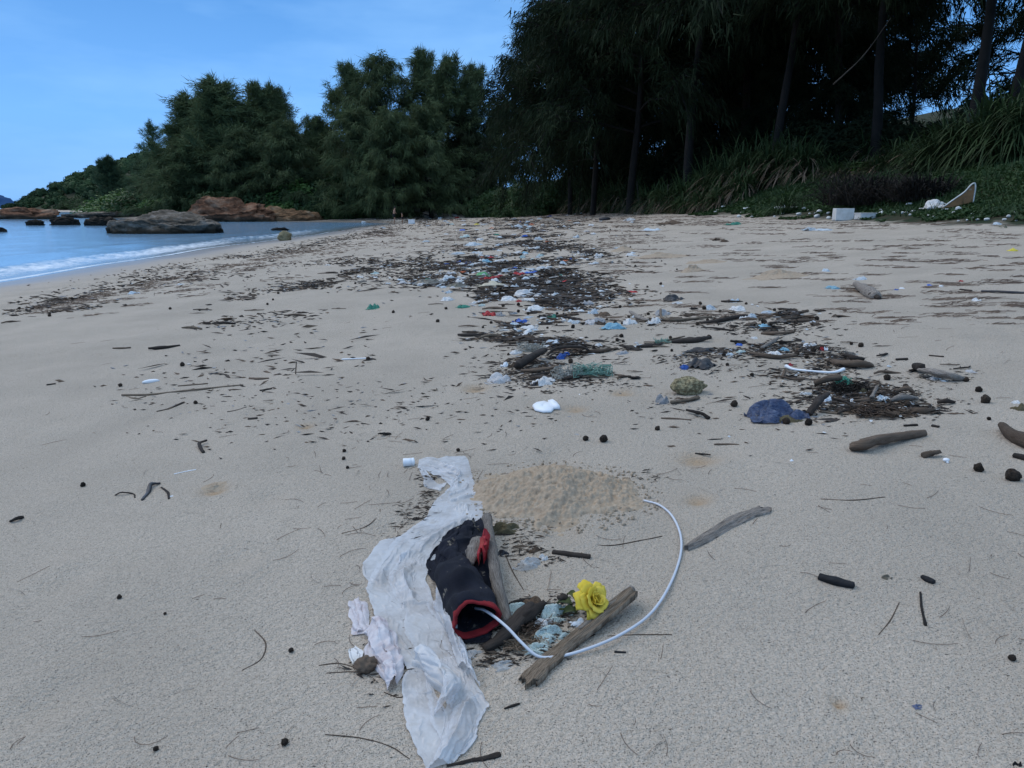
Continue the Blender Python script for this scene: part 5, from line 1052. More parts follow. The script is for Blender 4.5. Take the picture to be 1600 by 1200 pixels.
# ------------------------------------------------------------------ sticks, poles, logs of the middle distance
for row in [
 ('dark brown plank leaning in the nearest litter pile', [(808, 575, .02), (828, 562, .04), (851, 550, .05)], [7, 8, 6], 'dark_wood'),
 ('grey branch at the foot of the nearest litter pile', [(815, 581), (842, 580, .01), (872, 574, .02)], [3, 4, 3], 'brown_wood'),
 ('twisted dark branch at the front right of the nearest litter pile', [(878, 594), (898, 590, .01), (921, 589)], [3, 4, 2], 'dark_wood'),
 ('thin black stick under the white cloth rag', [(816, 605), (838, 606), (848, 604)], [1, 1.3, 1], 'dark_wood'),
 ('curved dark branch over the middle of the nearest litter pile', [(855, 556, .05), (870, 545, .08), (905, 543, .05), (920, 548, .02)], [2, 3, 2.5], 'dark_wood'),
 ('brown log end in the row of litter', [(918, 551), (940, 549, .01), (965, 546)], [4, 4, 2], 'brown_wood'),
 ('brown driftwood log lying across the row of litter', [(1050, 536), (1070, 534, .01), (1088, 533, .01), (1106, 529, .01)], [4, 5, 5, 4], 'dark_wood'),
 ('thin root lying behind the driftwood log', [(1040, 533, .01), (1058, 529, .02), (1070, 526, .02)], [2, 2, 1], 'brown_wood'),
 ('bleached crooked branch in the row of litter', [(1172, 553, .01), (1195, 557, .01), (1220, 559, .01), (1244, 557, .01)], [3, 4, 4, 3], 'brown_wood'),
 ('grey slab of driftwood leaning in the row of litter', [(1190, 545), (1202, 538, .02), (1216, 529, .04)], [3, 4, 3], 'grey_wood'),
 ('forked dark twig below the white stick', [(1208, 588), (1225, 590, .01), (1240, 594), (1257, 593)], [1.5, 2, 2.3, 2], 'brown_wood'),
 ('stub standing on the forked dark twig', [(1222, 592), (1227, 579, .04)], [3, 2.4], 'brown_wood'),
 ('dark knobbed stick lying below the sponge', [(1073, 642, .01), (1095, 647, .015), (1108, 655)], [2.3, 3, 4], 'dark_wood'),
 ('straight reddish stick below the striped cloth', [(1033, 654), (1055, 655), (1080, 657)], [1.6, 2, 1.4], 'brown_wood'),
 ('round tan stick beneath the sponge', [(1048, 630, .004), (1070, 627, .006), (1092, 622, .006)], [3.2, 3.4, 3.2], 'tan_wood'),
 ('pale curved pole in the middle right litter', [(1032, 484, .05), (1034, 497, .02), (1050, 501, .01), (1080, 499, .01), (1112, 496, .01)], [2, 2.5, 2.6, 2.2], 'tan_wood'),
 ('grey split board left of the pale curved pole', [(985, 489, .02), (998, 497, .01), (1012, 503)], [3, 4, 3], 'grey_wood'),
 ('long dark palm frond stalk in the middle right litter', [(1095, 506), (1125, 502, .01), (1150, 497, .01), (1168, 494, .01)], [3, 4, 4, 2], 'dark_wood'),
 ('flat brown palm base below the masks', [(1190, 522), (1215, 522, .01), (1240, 520)], [2.5, 3.5, 3], 'brown_wood'),
 ('long frayed palm frond trailing right of the masks', [(1215, 502), (1240, 498, .01), (1275, 493)], [4, 3, 1], 'brown_wood'),
 ('dark curved bark piece at the right end of the blue bag', [(1263, 650), (1275, 632, .04), (1292, 618, .05)], [5, 7, 5], 'dark_wood'),
 ('brown log across the top of the right litter pile', [(1272, 600, .02), (1290, 595, .04), (1312, 592, .03)], [4, 6, 5], 'brown_wood'),
 ('pale upright splinter in the right litter pile', [(1362, 622, .02), (1370, 605, .06)], [3.5, 2.5], 'grey_wood'),
 ('grey layered wood at the right of the right litter pile', [(1392, 628, .02), (1410, 622, .04), (1432, 625, .02)], [4, 7, 4], 'grey_wood'),
 ('second grey slab behind the layered wood', [(1400, 612, .05), (1418, 608, .06), (1428, 615, .04)], [3, 5, 3], 'brown_wood'),
 ('thin bowed dark stick crossing the front of the right litter pile', [(1302, 623, .04), (1325, 630, .04), (1347, 649)], [1.8, 1.8, 2.2], 'dark_wood'),
 ('long pale stick at the front foot of the right litter pile', [(1282, 644), (1305, 647), (1325, 648)], [2.2, 2.6, 2], 'tan_wood'),
 ('frayed brown palm fibre at the right end of the right litter pile', [(1425, 644), (1445, 643, .01), (1462, 643)], [6, 6, 2], 'brown_wood'),
 ('shell shaped dark wood right of the right litter pile', [(1465, 630), (1478, 628, .01), (1492, 630)], [3, 5, 2], 'dark_wood'),
 ('thick layered driftwood log behind the right litter pile', [(1295, 565), (1320, 571, .01), (1342, 570, .02), (1361, 573)], [4, 7, 8, 4], 'brown_wood'),
 ('dark slab resting on the layered driftwood log', [(1318, 556, .04), (1335, 560, .05), (1350, 563, .04)], [3, 5, 3], 'dark_wood'),
 ('dark stick under the far side of the layered driftwood log', [(1293, 556), (1305, 558), (1318, 560)], [2, 3, 2], 'dark_wood'),
 ('grey wedge of driftwood on open sand far right', [(1437, 580, .02), (1460, 584, .03), (1485, 590, .02), (1508, 595)], [4, 8, 7, 3], 'grey_wood'),
 ('brown end of the grey wedge of driftwood', [(1430, 574, .02), (1440, 578, .02)], [6, 7], 'dark_wood'),
 ('black stick behind the grey wedge of driftwood', [(1400, 563), (1418, 562)], [2.4, 2.6], 'dark_wood'),
 ('thin black stick farthest behind the grey wedge of driftwood', [(1452, 556), (1474, 558)], [1.5, 1.6], 'dark_wood'),
 ('dark weathered stump lying on the right sand', [(1337, 447, .03), (1352, 457, .02), (1368, 467)], [6, 9, 8], 'grey_wood'),
 ('ragged dark end beside the weathered stump', [(1360, 462, .02), (1374, 468)], [5, 4], 'dark_wood'),
 ('long black bar lying at the right edge', [(1534, 456), (1565, 457, .01), (1604, 459)], [2.2, 2.6, 2.6], 'scrap_black'),
 ('dark stick left of the long black bar', [(1500, 453), (1518, 455)], [1.8, 1.6], 'dark_wood'),
 ('long pale bamboo stick lying on the left sand', [(190, 618, .01), (235, 617), (290, 611, .005), (340, 606), (380, 602)], [2, 1.7, 1.7, 1.8, 1.3], 'tan_wood'),
 ('dark curved peel at the left end of the long bamboo stick', [(198, 620), (213, 624), (228, 620)], [1.4, 2.4, 1.2], 'tan_wood'),
 ('dark straight stick behind the long bamboo stick', [(278, 604), (300, 602), (325, 600)], [1.5, 1.5, 1.4], 'brown_wood'),
 ('short dark stick crossing below the long bamboo stick', [(245, 644), (262, 640), (286, 630)], [1.5, 1.6, 2], 'dark_wood'),
 ('split stick beside the short dark stick on the left sand', [(262, 641), (276, 634), (288, 629)], [1.2, 2, 1.6], 'brown_wood'),
 ('thin white stick lying on the sand left of centre', [(534, 562, .004), (555, 561, .004), (580, 560, .004)], [1.3, 1.3, 1.2], 'plate'),
 ('reddish flat stick alone on the left sand', [(177, 545), (190, 545), (204, 544)], [1.6, 2, 1.6], 'brown_wood'),
 ('dark stick near the left edge of the sand', [(73, 602), (87, 600)], [1.4, 1.4], 'dark_wood'),
 ('thin upright twig stuck in the sand left of centre', [(462, 584), (463, 566, .12)], [.9, .7], 'dark_wood'),
 ('dark wood block on the left sand', [(390, 592), (404, 593), (420, 592)], [2, 3, 1.5], 'brown_wood'),
 ('short dark stick below the dark wood block', [(406, 611), (425, 608)], [1.6, 2], 'dark_wood'),
 ('slim bent twig on the left sand', [(355, 644), (368, 642), (385, 637)], [1, 1.2, 1.2], 'dark_wood'),
 ('black charred clump left of the slim bent twig', [(388, 656), (402, 655)], [3, 3.2], 'dark_wood'),
 ('curved twig left of the black strip of weed', [(180, 774), (190, 770, .01), (208, 772), (211, 778)], [1.2, 1.4, 1], 'dark_wood'),
 ('black strip of dried weed on the left sand', [(222, 782), (232, 770), (236, 758, .01), (250, 756)], [2, 3.4, 3, 2], 'scrap_black'),
 ('small black twig with a kink beside the black strip of weed', [(252, 762), (262, 770), (264, 780)], [1.3, 2.2, 1.4], 'dark_wood'),
 ('dark knotted twig at the far left of the foreground', [(16, 816), (26, 811, .01), (36, 809)], [1.8, 3.4, 2.2], 'dark_wood'),
 ('fine white straw with a blue end on the left sand', [(272, 741), (290, 737), (306, 734)], [.8, .9, .8], 'plate'),
 ('dark stick on the sand just above the white screw cap', [(1116, 695), (1135, 695), (1155, 696)], [1.6, 2.2, 1.8], 'brown_wood'),
 ('thin dark stick above the pitted hollow', [(1086, 709), (1098, 710), (1110, 711)], [1.3, 1.6, 1.4], 'dark_wood'),
 ('tiny black stick below the white cable', [(960, 1019), (968, 1019.5), (978, 1020)], [1.8, 1.9, 1.8], 'charcoal'),
 ('small brown stick right below the tip of the brown plank', [(788, 1108), (800, 1104), (812, 1100)], [1.5, 2.6, 2], 'dark_wood'),
 ]:
    stick(row[0], row[1], row[2], row[3], 'driftwood' if max(row[2]) > 3.5 else 'stick', 'driftwood' if max(row[2]) > 3.5 else 'stick', n=30, ns=9, lump=.34 if max(row[2]) > 3 else .15)
o = stick('bone shaped white stick with knobbed ends', [(1228, 573, .02), (1240, 578, .012), (1268, 581, .01), (1300, 583, .01), (1318, 578, .01)], [3.5, 2.2, 2, 2.2, 3.4], 'plate', 'white_stick', 'stick', lump=.1, n=40)
# sponge, shells, lids
g = G(1078, 616); s = scale_at(g); V, F = blob(25 * s, 17 * s, 14 * s, 40, 60, .25, 1.5, 3, 5); obj('sponge', mesh(V, F, M('sponge')), (g[0], g[1] + .03, g[2] + 10 * s), label='lumpy yellow brown sponge on open sand', cat='sponge', rot=(0, 0, .2))
def dish(label, pts, h, name, cat):
    P = np.array([G(*q) for q in pts]); C = P.mean(0); n = len(P); rings = [P + [0, 0, .004], C + (P - C) * .9 + [0, 0, h], C + (P - C) * .45 + [0, 0, h * 1.25], np.repeat(C[None], n, 0) + [0, 0, h * 1.3]]
    V = np.vstack(rings); o = put(name, V, grid_faces(4, n, True), M('plate'), label, cat); so = o.modifiers.new('Solidify', 'SOLIDIFY'); so.thickness = .003
dish('larger half of a broken white plate lying on open sand', [(832, 636), (838, 632), (850, 630), (858, 633), (866, 640), (861, 646), (848, 646), (836, 643)], .014, 'plate_half', 'broken plate')
dish('smaller wedge of the broken white plate', [(856, 631), (863, 629), (870, 634), (875, 641), (866, 641), (860, 636)], .02, 'plate_wedge', 'broken plate')
g = G(236, 598); s = scale_at(g); V, F = blob(13 * s, 3.5 * s, 3.5 * s, 12, 20, .12, 2, 4); obj('cuttlebone', mesh(V, F, M('plate')), (g[0], g[1], g[2] + 2 * s), label='white boat shaped cuttlebone on the left sand', cat='cuttlebone', rot=(0, 0, .55))
g = G(1478, 722); s = scale_at(g); V, F = blob(5 * s, 4 * s, 3 * s, 12, 18, .12, 2, 5); t = thing('shell', 'small white mushroom shaped shell right of the knobbly driftwood', 'shell', g); obj('cup', mesh(V, F, M('plate')), (0, 0, 3.5 * s), parent=t); obj('foot', mesh(*tube([[0, 0, 0], [0, -4 * s, 0]], [1.6 * s, 1.2 * s], 8, 4)[:2], M('plate')), (0, -2 * s, s), parent=t)
g = G(307, 735); obj('plastic_tip', TM[0, 'plate'] if (0, 'plate') in TM else mesh(V, F, M('plate')), tuple(g), label='pale blue white tip at the end of the fine straw', cat='plastic', scl=(.02, .015, .01))
# tyre
g = G(945, 344); s = scale_at(g); n = 40; th = np.linspace(0, 2 * math.pi, n, endpoint=False); V, F, uv = tube(np.stack([np.cos(np.r_[th, th[:1]]), np.sin(np.r_[th, th[:1]]), 0 * np.r_[th, th[:1]]], 1) * 9 * s * .72, 9 * s * .3, 12, 60, 0, 1, caps=False)
obj('tyre', mesh(V, F, M('scrap_black')), (g[0], g[1] + .1, g[2] + .06), label='black tyre lying flat at the top of the sand', cat='tyre')
# foam boxes and floats at the edge of the greenery
def foam_box(label, x0, x1, yb, yt, m='foam', open_=True, rz=.1, dr=.75):
    g = G((x0 + x1) / 2, yb); s = scale_at(g); w, h = (x1 - x0) * s, (yb - yt) * s * .95; d = w * dr; t = thing('foam_box', label, 'foam box', g, rz=rz); b = .06 * w
    def bx(name, c, e):
        V = np.array([[x, y, z] for z in (-1, 1) for y in (-1, 1) for x in (-1, 1)], float) * np.array(e) / 2 + np.array(c)
        o = obj(name, mesh(V, np.array([[0, 2, 3, 1], [4, 5, 7, 6], [0, 1, 5, 4], [2, 6, 7, 3], [0, 4, 6, 2], [1, 3, 7, 5]]), M(m), smooth=False), parent=t); bv = o.modifiers.new('Bevel', 'BEVEL'); bv.width = .008; bv.segments = 2
    bx('base', (0, d / 2, b / 2), (w, d, b))
    for nm, c, e in (('front_wall', (0, b / 2, h / 2), (w - .004, b, h - .002)), ('back_wall', (0, d - b / 2, h / 2), (w - .004, b, h - .002)), ('side_wall', (-w / 2 + b / 2, d / 2, h / 2), (b, d - 2 * b - .004, h - .006)), ('side_wall', (w / 2 - b / 2, d / 2, h / 2), (b, d - 2 * b - .004, h - .006))): bx(nm, c, e)
    if not open_: bx('lid', (0, d / 2, h + b / 2), (w * 1.04, d * 1.04, b))
foam_box('taller weathered white foam box at the edge of the greenery', 1306, 1333, 345, 325, rz=-.12)
foam_box('lower white foam box right of the taller one', 1344, 1370, 343, 334, rz=.1, open_=False)
scrap('green scrap on top of the lower foam box', 'plastic', 'plastic_scrap', 1355, 336, 9, 4, 'scrap_green')
foam_box('small white foam box near the bathers at the far end', 638, 648, 350, 343.5, m='plate', open_=False, rz=0)
g = G(1481, 330)
def floaty(label, px, py, wpx, hpx, m='foam', name='foam_float', group='foam pieces along the greenery', cat='foam', k=0):
    g = G(px, py); s = scale_at(g); V, F = blob(wpx * s / 2, wpx * s * .4, hpx * s / 2, 12, 18, .22, 1.6, k); obj(name, mesh(V, F, M(m)), (g[0], g[1], g[2] + hpx * s * .4), label=label, cat=cat, group=group)
for i, (px, py, w, h, lab) in enumerate([(1222, 328, 14, 8, 'round white foam float in the greenery left of the taller foam box'), (1213, 328, 6, 6, 'tiny foam ball left of the round float'), (1240, 326, 22, 4, 'flat foam strip right of the round float'), (1256, 329, 6, 6, 'tiny foam ball right of the flat foam strip'),
        (1280, 334, 9, 7, 'foam lump just left of the taller foam box'), (1277, 339, 8, 5, 'second foam lump left of the taller foam box'), (1336, 322, 11, 10, 'grey round float behind the taller foam box'), (1422, 322, 12, 6, 'oval white foam right of the dark thicket'), (1427, 332, 7, 4, 'small foam chip below the oval white foam'),
        (1458, 329, 20, 10, 'big smooth white foam float before the broken board'), (1480, 329, 17, 4, 'flat foam strip between the big float and the broken board'), (1497, 330, 9, 8, 'small upright foam piece right of the big float'), (1378, 334, 6, 5, 'little foam chip right of the lower foam box'), (1396, 334, 6, 4, 'little foam chip halfway to the oval foam'), (1410, 334, 5, 4, 'tiny foam crumb near the oval foam'),
        (1462, 343, 5, 3, 'tiny foam crumb on the sand below the big float'), (1576, 340, 8, 5, 'foam chip in the dirt near the right edge'), (1587, 334, 9, 4, 'foam chip closest to the right edge'), (1006, 331, 6, 5, 'white foam ball beside the white plank left of the greenery'), (1130, 325, 8, 4, 'foam scrap in the creeping plants'), (1165, 328, 9, 4, 'foam scrap in the creeping plants above the teal net'), (1118, 333, 7, 3, 'flat foam scrap above the teal net'),
        (838, 330, 14, 7, 'white foam lump in the far litter line'), (849, 331, 7, 6, 'white foam cube in the far litter line'), (763, 327, 7, 3, 'tiny white foam chip under the far grassy gap'), (568, 349, 7, 4, 'white float drifting in the cove'), (711, 338, 8, 3, 'flat white foam left in the far litter line'), (1175, 340, 6, 3, 'small foam bit at the edge of the greenery')]):
    floaty(lab, px, py, w, h, k=i)
r0 = np.random.RandomState(12)
for i in range(46):
    px = r0.choice([r0.uniform(1205, 1300), r0.uniform(1375, 1600), r0.uniform(1090, 1200)], p=[.4, .45, .15]); py = np.interp(px, [1090, 1200, 1400, 1600], [328, 333, 337, 343]) + r0.randn() * 4.5; q = r0.uniform(2.5, 6)
    floaty('small white foam crumb among the creeping plants at the foot of the bank', px, py, q * 1.4, q * .8, k=i % 6, name='foam_crumb', group='foam crumbs at the foot of the bank')
a1, a2 = G(1027, 329), G(1048, 325); V, F, uv = tube([a1 + [0, 0, .1], a2 + [0, 0, .22]], [.06, .05], 6, 10, .2); put('foam_strip', V, F, M('plate'), 'long white foam strip lying among the dead leaves left of the creeping plants', 'foam')
# broken painted board with a white sheet
g = G(1500, 324); s = scale_at(g); t = thing('broken_board', 'tall broken piece of brown board with a white rim on the slope', 'boat fragment', g)
out_ = np.array([(-26, 0), (18, 0), (19, 32), (13, 34), (4, 23), (-9, 13)], float) * s; k = len(out_); V = np.vstack([np.c_[out_[:, 0], 0 * out_[:, 0], out_[:, 1]], np.c_[out_[:, 0], 0 * out_[:, 0] + .05, out_[:, 1] - .002]])
V = np.vstack([V, [[0, .0, 7 * s], [0, .05, 7 * s]]]); Ff = [[i, (i + 1) % k, 2 * k] for i in range(k)] + [[k + (i + 1) % k, k + i, 2 * k + 1] for i in range(k)]; Fq = [[i, k + i, k + (i + 1) % k, (i + 1) % k] for i in range(k)]
mat('board_brown', (.34, .18, .08), (.22, .12, .06), scale=5, rough=.85, bump=.5, bscale=12, dirt=(.45, .42, .36), dscale=6, dlo=.58, dhi=.7)
obj('board', mesh(V, [np.array(Ff), np.array(Fq)], M('board_brown'), smooth=False), parent=t)
rim = np.array([(-26, 1), (-9, 14), (4, 24), (13, 35), (19, 33), (19, 0)], float) * s; V, F, uv = tube(np.c_[rim[:, 0], rim[:, 0] * 0 - .01, rim[:, 1]], 1.0 * s, 6, 30, .2); obj('rim', mesh(V, F, M('foam')), parent=t)
scrap('white film sheet hanging over the left of the broken board', 'sheet', 'plastic_sheet', 1470, 326, 42, 24, 'scrap_white', k=3)
# nets and fibres
tangle('green and grey net bundle on the right side of the nearest litter pile', 'fishing_net', 'net', 925, 586, 60, 26, 'net_green', 150, 1)
tangle('pale grey rope threads in the middle of the nearest litter pile', 'rope_tangle', 'rope', 890, 588, 56, 30, 'net_pale', 80, 2)
tangle('fuzzy pale tangle at the top of the nearest litter pile', 'rope_tangle', 'rope', 830, 548, 46, 20, 'net_pale', 70, 3)
tangle('dark thread tangle on top of the right litter pile', 'rope_tangle', 'rope', 1325, 612, 50, 26, 'twigs_dark', 110, 4)
tangle('coil of pale rope in the row of litter', 'rope_tangle', 'rope', 1036, 536, 28, 12, 'net_green', 40, 5)
tangle('straw like fibres spilling below the black rotten wood', 'fibre_tangle', 'plant fibre', 822, 1008, 70, 18, 'blade_dead', 120, 6, .0009)
tangle('dry root threads between the shorts and the green cloth', 'fibre_tangle', 'plant fibre', 830, 985, 70, 30, 'needle', 110, 7, .0008)
tangle('dry brown leaf stalks in the right litter pile', 'fibre_tangle', 'plant fibre', 1380, 645, 90, 14, 'scrap_brown', 120, 8, .003)
tangle('teal thread tangle on the right litter pile', 'rope_tangle', 'rope', 1318, 600, 26, 16, 'scrap_teal', 40, 9)

# ------------------------------------------------------------------ two bathers
def person(name, label, px, py, H, pose, shorts_m, hairm='hair'):
    g = G(px, py); t = thing(name, label, 'person', g, rz=pose['rz'])
    J = {k: np.array(v) * H for k, v in dict(pelvis=(0, 0, .52), waist=(.01, 0, .60), chest=(.03, 0, .72), neck=(.05, 0, .83), head0=(.06, 0, .875), head=(.075, 0, .93), shl=(.03, .105, .80), shr=(.03, -.105, .80),
        ell=pose['ell'], elr=pose['elr'], hal=pose['hal'], har=pose['har'], hil=(0, .055, .50), hir=(0, -.055, .50), knl=pose['knl'], knr=pose['knr'], anl=pose['anl'], anr=pose['anr'], tol=pose['tol'], tor=pose['tor']).items()}
    rad = dict(pelvis=(.085, .06), waist=(.075, .052), chest=(.09, .06), neck=(.033, .033), head0=(.04, .045), head=(.052, .062), shl=(.036, .036), shr=(.036, .036), ell=(.024, .024), elr=(.024, .024), hal=(.018, .018), har=(.018, .018),
        hil=(.055, .055), hir=(.055, .055), knl=(.034, .034), knr=(.034, .034), anl=(.021, .021), anr=(.021, .021), tol=(.018, .018), tor=(.018, .018))
    names = list(J); E = [('pelvis', 'waist'), ('waist', 'chest'), ('chest', 'neck'), ('neck', 'head0'), ('head0', 'head'), ('chest', 'shl'), ('chest', 'shr'), ('shl', 'ell'), ('shr', 'elr'), ('ell', 'hal'), ('elr', 'har'), ('pelvis', 'hil'), ('pelvis', 'hir'), ('hil', 'knl'), ('hir', 'knr'), ('knl', 'anl'), ('knr', 'anr'), ('anl', 'tol'), ('anr', 'tor')]
    me = bpy.data.meshes.new('body'); me.from_pydata([tuple(J[k]) for k in names], [(names.index(a), names.index(b)) for a, b in E], []); me.materials.append(M('skin'))
    b = obj('body', me, parent=t); sk_ = b.modifiers.new('Skin', 'SKIN'); sk_.use_smooth_shade = True
    sv = me.skin_vertices[0].data
    for i, k in enumerate(names): sv[i].radius = (rad[k][0] * H * .95, rad[k][1] * H * .95)
    sv[0].use_root = True; b.modifiers.new('Subdivision', 'SUBSURF').levels = 1
    V, F = blob(.062 * H, .056 * H, .045 * H, 10, 14, .05, 2, 1); obj('hair', mesh(V, F, M(hairm)), tuple(np.array((.068, 0, .955)) * H), parent=t)
    parts = [tube([J['waist'] * [1, 1, .97], J['pelvis'], J['pelvis'] - [0, 0, .03 * H]], [.078 * H, .10 * H, .09 * H], 14, 6)[:2]]
    for k, q in (('hil', 'knl'), ('hir', 'knr')): parts.append(tube([J[k], J[k] * .5 + J[q] * .5], [.066 * H, .056 * H], 12, 4)[:2])
    V, F, _ = join(parts); obj('shorts', mesh(V, F, M(shorts_m)), parent=t)
    for sgn in (-1, 1): V, F = sphere(6, 8); obj('eye', mesh(V * .008 * H, F, M('hair')), tuple(np.array((.122, .02 * sgn, .935)) * H), parent=t)
    V, F = blob(.012 * H, .008 * H, .014 * H, 6, 8, 0); obj('nose', mesh(V, F, M('skin')), tuple(np.array((.128, 0, .92)) * H), parent=t)
person('person', 'bare chested adult in black swim shorts stepping towards the child at the cove', 616, 349.5, 1.72, dict(rz=.35, ell=(-.01, .13, .66), elr=(.05, -.13, .665), hal=(.08, .12, .56), har=(.14, -.11, .58), knl=(.07, .06, .285), knr=(.03, -.06, .28), anl=(.0, .06, .045), anr=(-.04, -.06, .04), tol=(.08, .065, .02), tor=(.04, -.065, .015)), 'swim_black')
person('person', 'small child in dark shorts standing in front of the adult at the cove', 629, 348.5, 1.1, dict(rz=3.0, ell=(0, .15, .68), elr=(0, -.15, .68), hal=(.05, .18, .56), har=(.05, -.18, .57), knl=(.02, .06, .28), knr=(.02, -.06, .28), anl=(0, .06, .04), anr=(0, -.06, .04), tol=(.08, .065, .02), tor=(.08, -.065, .02)), 'swim_black')

# ------------------------------------------------------------------ scattered litter
def Gv(px, py):
    px = np.asarray(px, float); py = np.asarray(py, float); x = (px - 800) / FPX; y = -(py - 600) / FPX
    dy = math.cos(TH) + y * math.sin(TH); dz = -math.sin(TH) + y * math.cos(TH); dz = np.minimum(dz, -1e-3); z = np.full(len(px), .75); t = None
    for i in range(40):
        tn = (CAMZ - z) / -dz; tn = np.clip(tn, .5, 160); t = tn if t is None else .5 * t + .5 * tn; z = ground(x * t, dy * t)
    return np.stack([x * t, dy * t, z], 1)
# photo-space clusters of the litter band: cx, cy, sx, sy, weight, slope
CL = [(770, 333, 110, 4, 16, 0), (800, 344, 85, 5, 14, 0), (815, 357, 68, 6, 12, 0), (810, 372, 66, 7, 10, 0), (815, 388, 64, 7, 9, 0), (800, 402, 70, 6, 8, 0), (770, 415, 85, 7, 9, 0), (730, 428, 85, 6, 7, .0), (820, 425, 60, 8, 5, 0), (700, 440, 70, 6, 3.5, 0),
      (830, 445, 60, 7, 9, 0), (820, 465, 70, 8, 8, 0), (830, 488, 65, 9, 8, 0), (860, 510, 80, 9, 6, 0), (850, 535, 55, 8, 5, 0), (870, 570, 55, 12, 4, 0), (850, 590, 45, 8, 1.5, 0), (910, 398, 25, 5, 2, 0), (890, 460, 45, 8, 2, 0), (930, 500, 45, 7, 2, 0),
      (1050, 500, 60, 6, 3, 0), (1130, 478, 50, 6, 2, 0), (1190, 500, 45, 9, 3, 0), (1240, 495, 30, 5, 1.5, 0), (1000, 540, 60, 6, 2.5, 0), (1090, 550, 50, 8, 2, 0), (1180, 545, 60, 7, 2, 0), (1260, 548, 35, 6, 1.4, 0), (1320, 565, 32, 8, 2.5, 0), (1340, 620, 50, 14, 6, 0), (1400, 642, 40, 5, 2, 0), (1240, 585, 40, 8, .8, 0), (1460, 582, 30, 7, 1.2, 0),
      (485, 447, 34, 6, 2.4, -.25), (540, 425, 45, 4, 2.2, -.1), (410, 455, 60, 5, .5, -.12), (380, 470, 50, 4, .6, 0), (600, 405, 70, 4, 2.5, -.05), (650, 412, 60, 5, 3.5, 0), (420, 490, 70, 8, .5, 0), (330, 505, 50, 6, .5, 0),
      (320, 412, 90, 4, 1.4, -.13), (430, 393, 60, 3, 1.6, -.14), (180, 446, 110, 4, 1.6, -.17), (60, 478, 50, 3, 1.6, -.2), (90, 488, 70, 3, .8, -.12), (330, 430, 90, 5, .9, -.12), (240, 455, 90, 5, .5, -.12), (520, 375, 50, 3, 1.2, -.16), (600, 362, 40, 3, 1.4, -.15), (660, 345, 40, 3, 1.8, -.1),
      (560, 460, 90, 14, .5, 0), (620, 440, 60, 8, 1.2, 0), (500, 520, 130, 26, .35, 0), (340, 560, 80, 30, .25, 0), (300, 600, 90, 25, .2, 0), (640, 550, 120, 40, .45, 0), (400, 640, 150, 30, .5, 0), (560, 620, 130, 30, .5, 0), (1000, 600, 200, 40, .5, 0), (1200, 640, 150, 30, .35, 0), (700, 650, 150, 30, .3, 0)]
cw = np.array([c[4] for c in CL]); cwn = cw / cw.sum()
def sample(n, tight=1.0, seed=0, w=None):
    r = np.random.RandomState(seed); k = r.choice(len(CL), n, p=cwn if w is None else w); c = np.array([q[:4] + q[5:6] for q in CL])[k]
    a_, b_ = r.randn(n), r.randn(n); px = c[:, 0] + a_ * c[:, 2] * tight; py = c[:, 1] + b_ * c[:, 3] * tight + c[:, 4] * a_ * c[:, 2] * tight
    return px, np.maximum(py, 326.5 + r.rand(n) * 3)
def region(px, py):
    if py < 345: return 'in the litter line at the foot of the far trees'
    if py > 650: return 'on the bare foreground sand left of the white sheet' if px < 700 else 'on the bare foreground sand right of the sand heap'
    if px < 560:
        if py < 400: return 'on the tide line near the two bathers'
        if py < 500: return 'on the lower tide line beside the water'
        return 'scattered on the left sand below the tide lines'
    if px < 980:
        if py < 400: return 'in the far part of the main litter band'
        if py < 450: return 'in the litter band around the green bag'
        if py < 515: return 'in the litter band around the white bags'
        if px < 740: return 'on the sand left of the nearest litter pile'
        return 'in or beside the nearest litter pile'
    if py < 470: return 'on the needle streaked sand below the foam boxes'
    if py < 525: return 'in the litter around the blue masks'
    if py < 600: return 'in the row of litter behind the blue bag'
    return 'around the right litter pile'
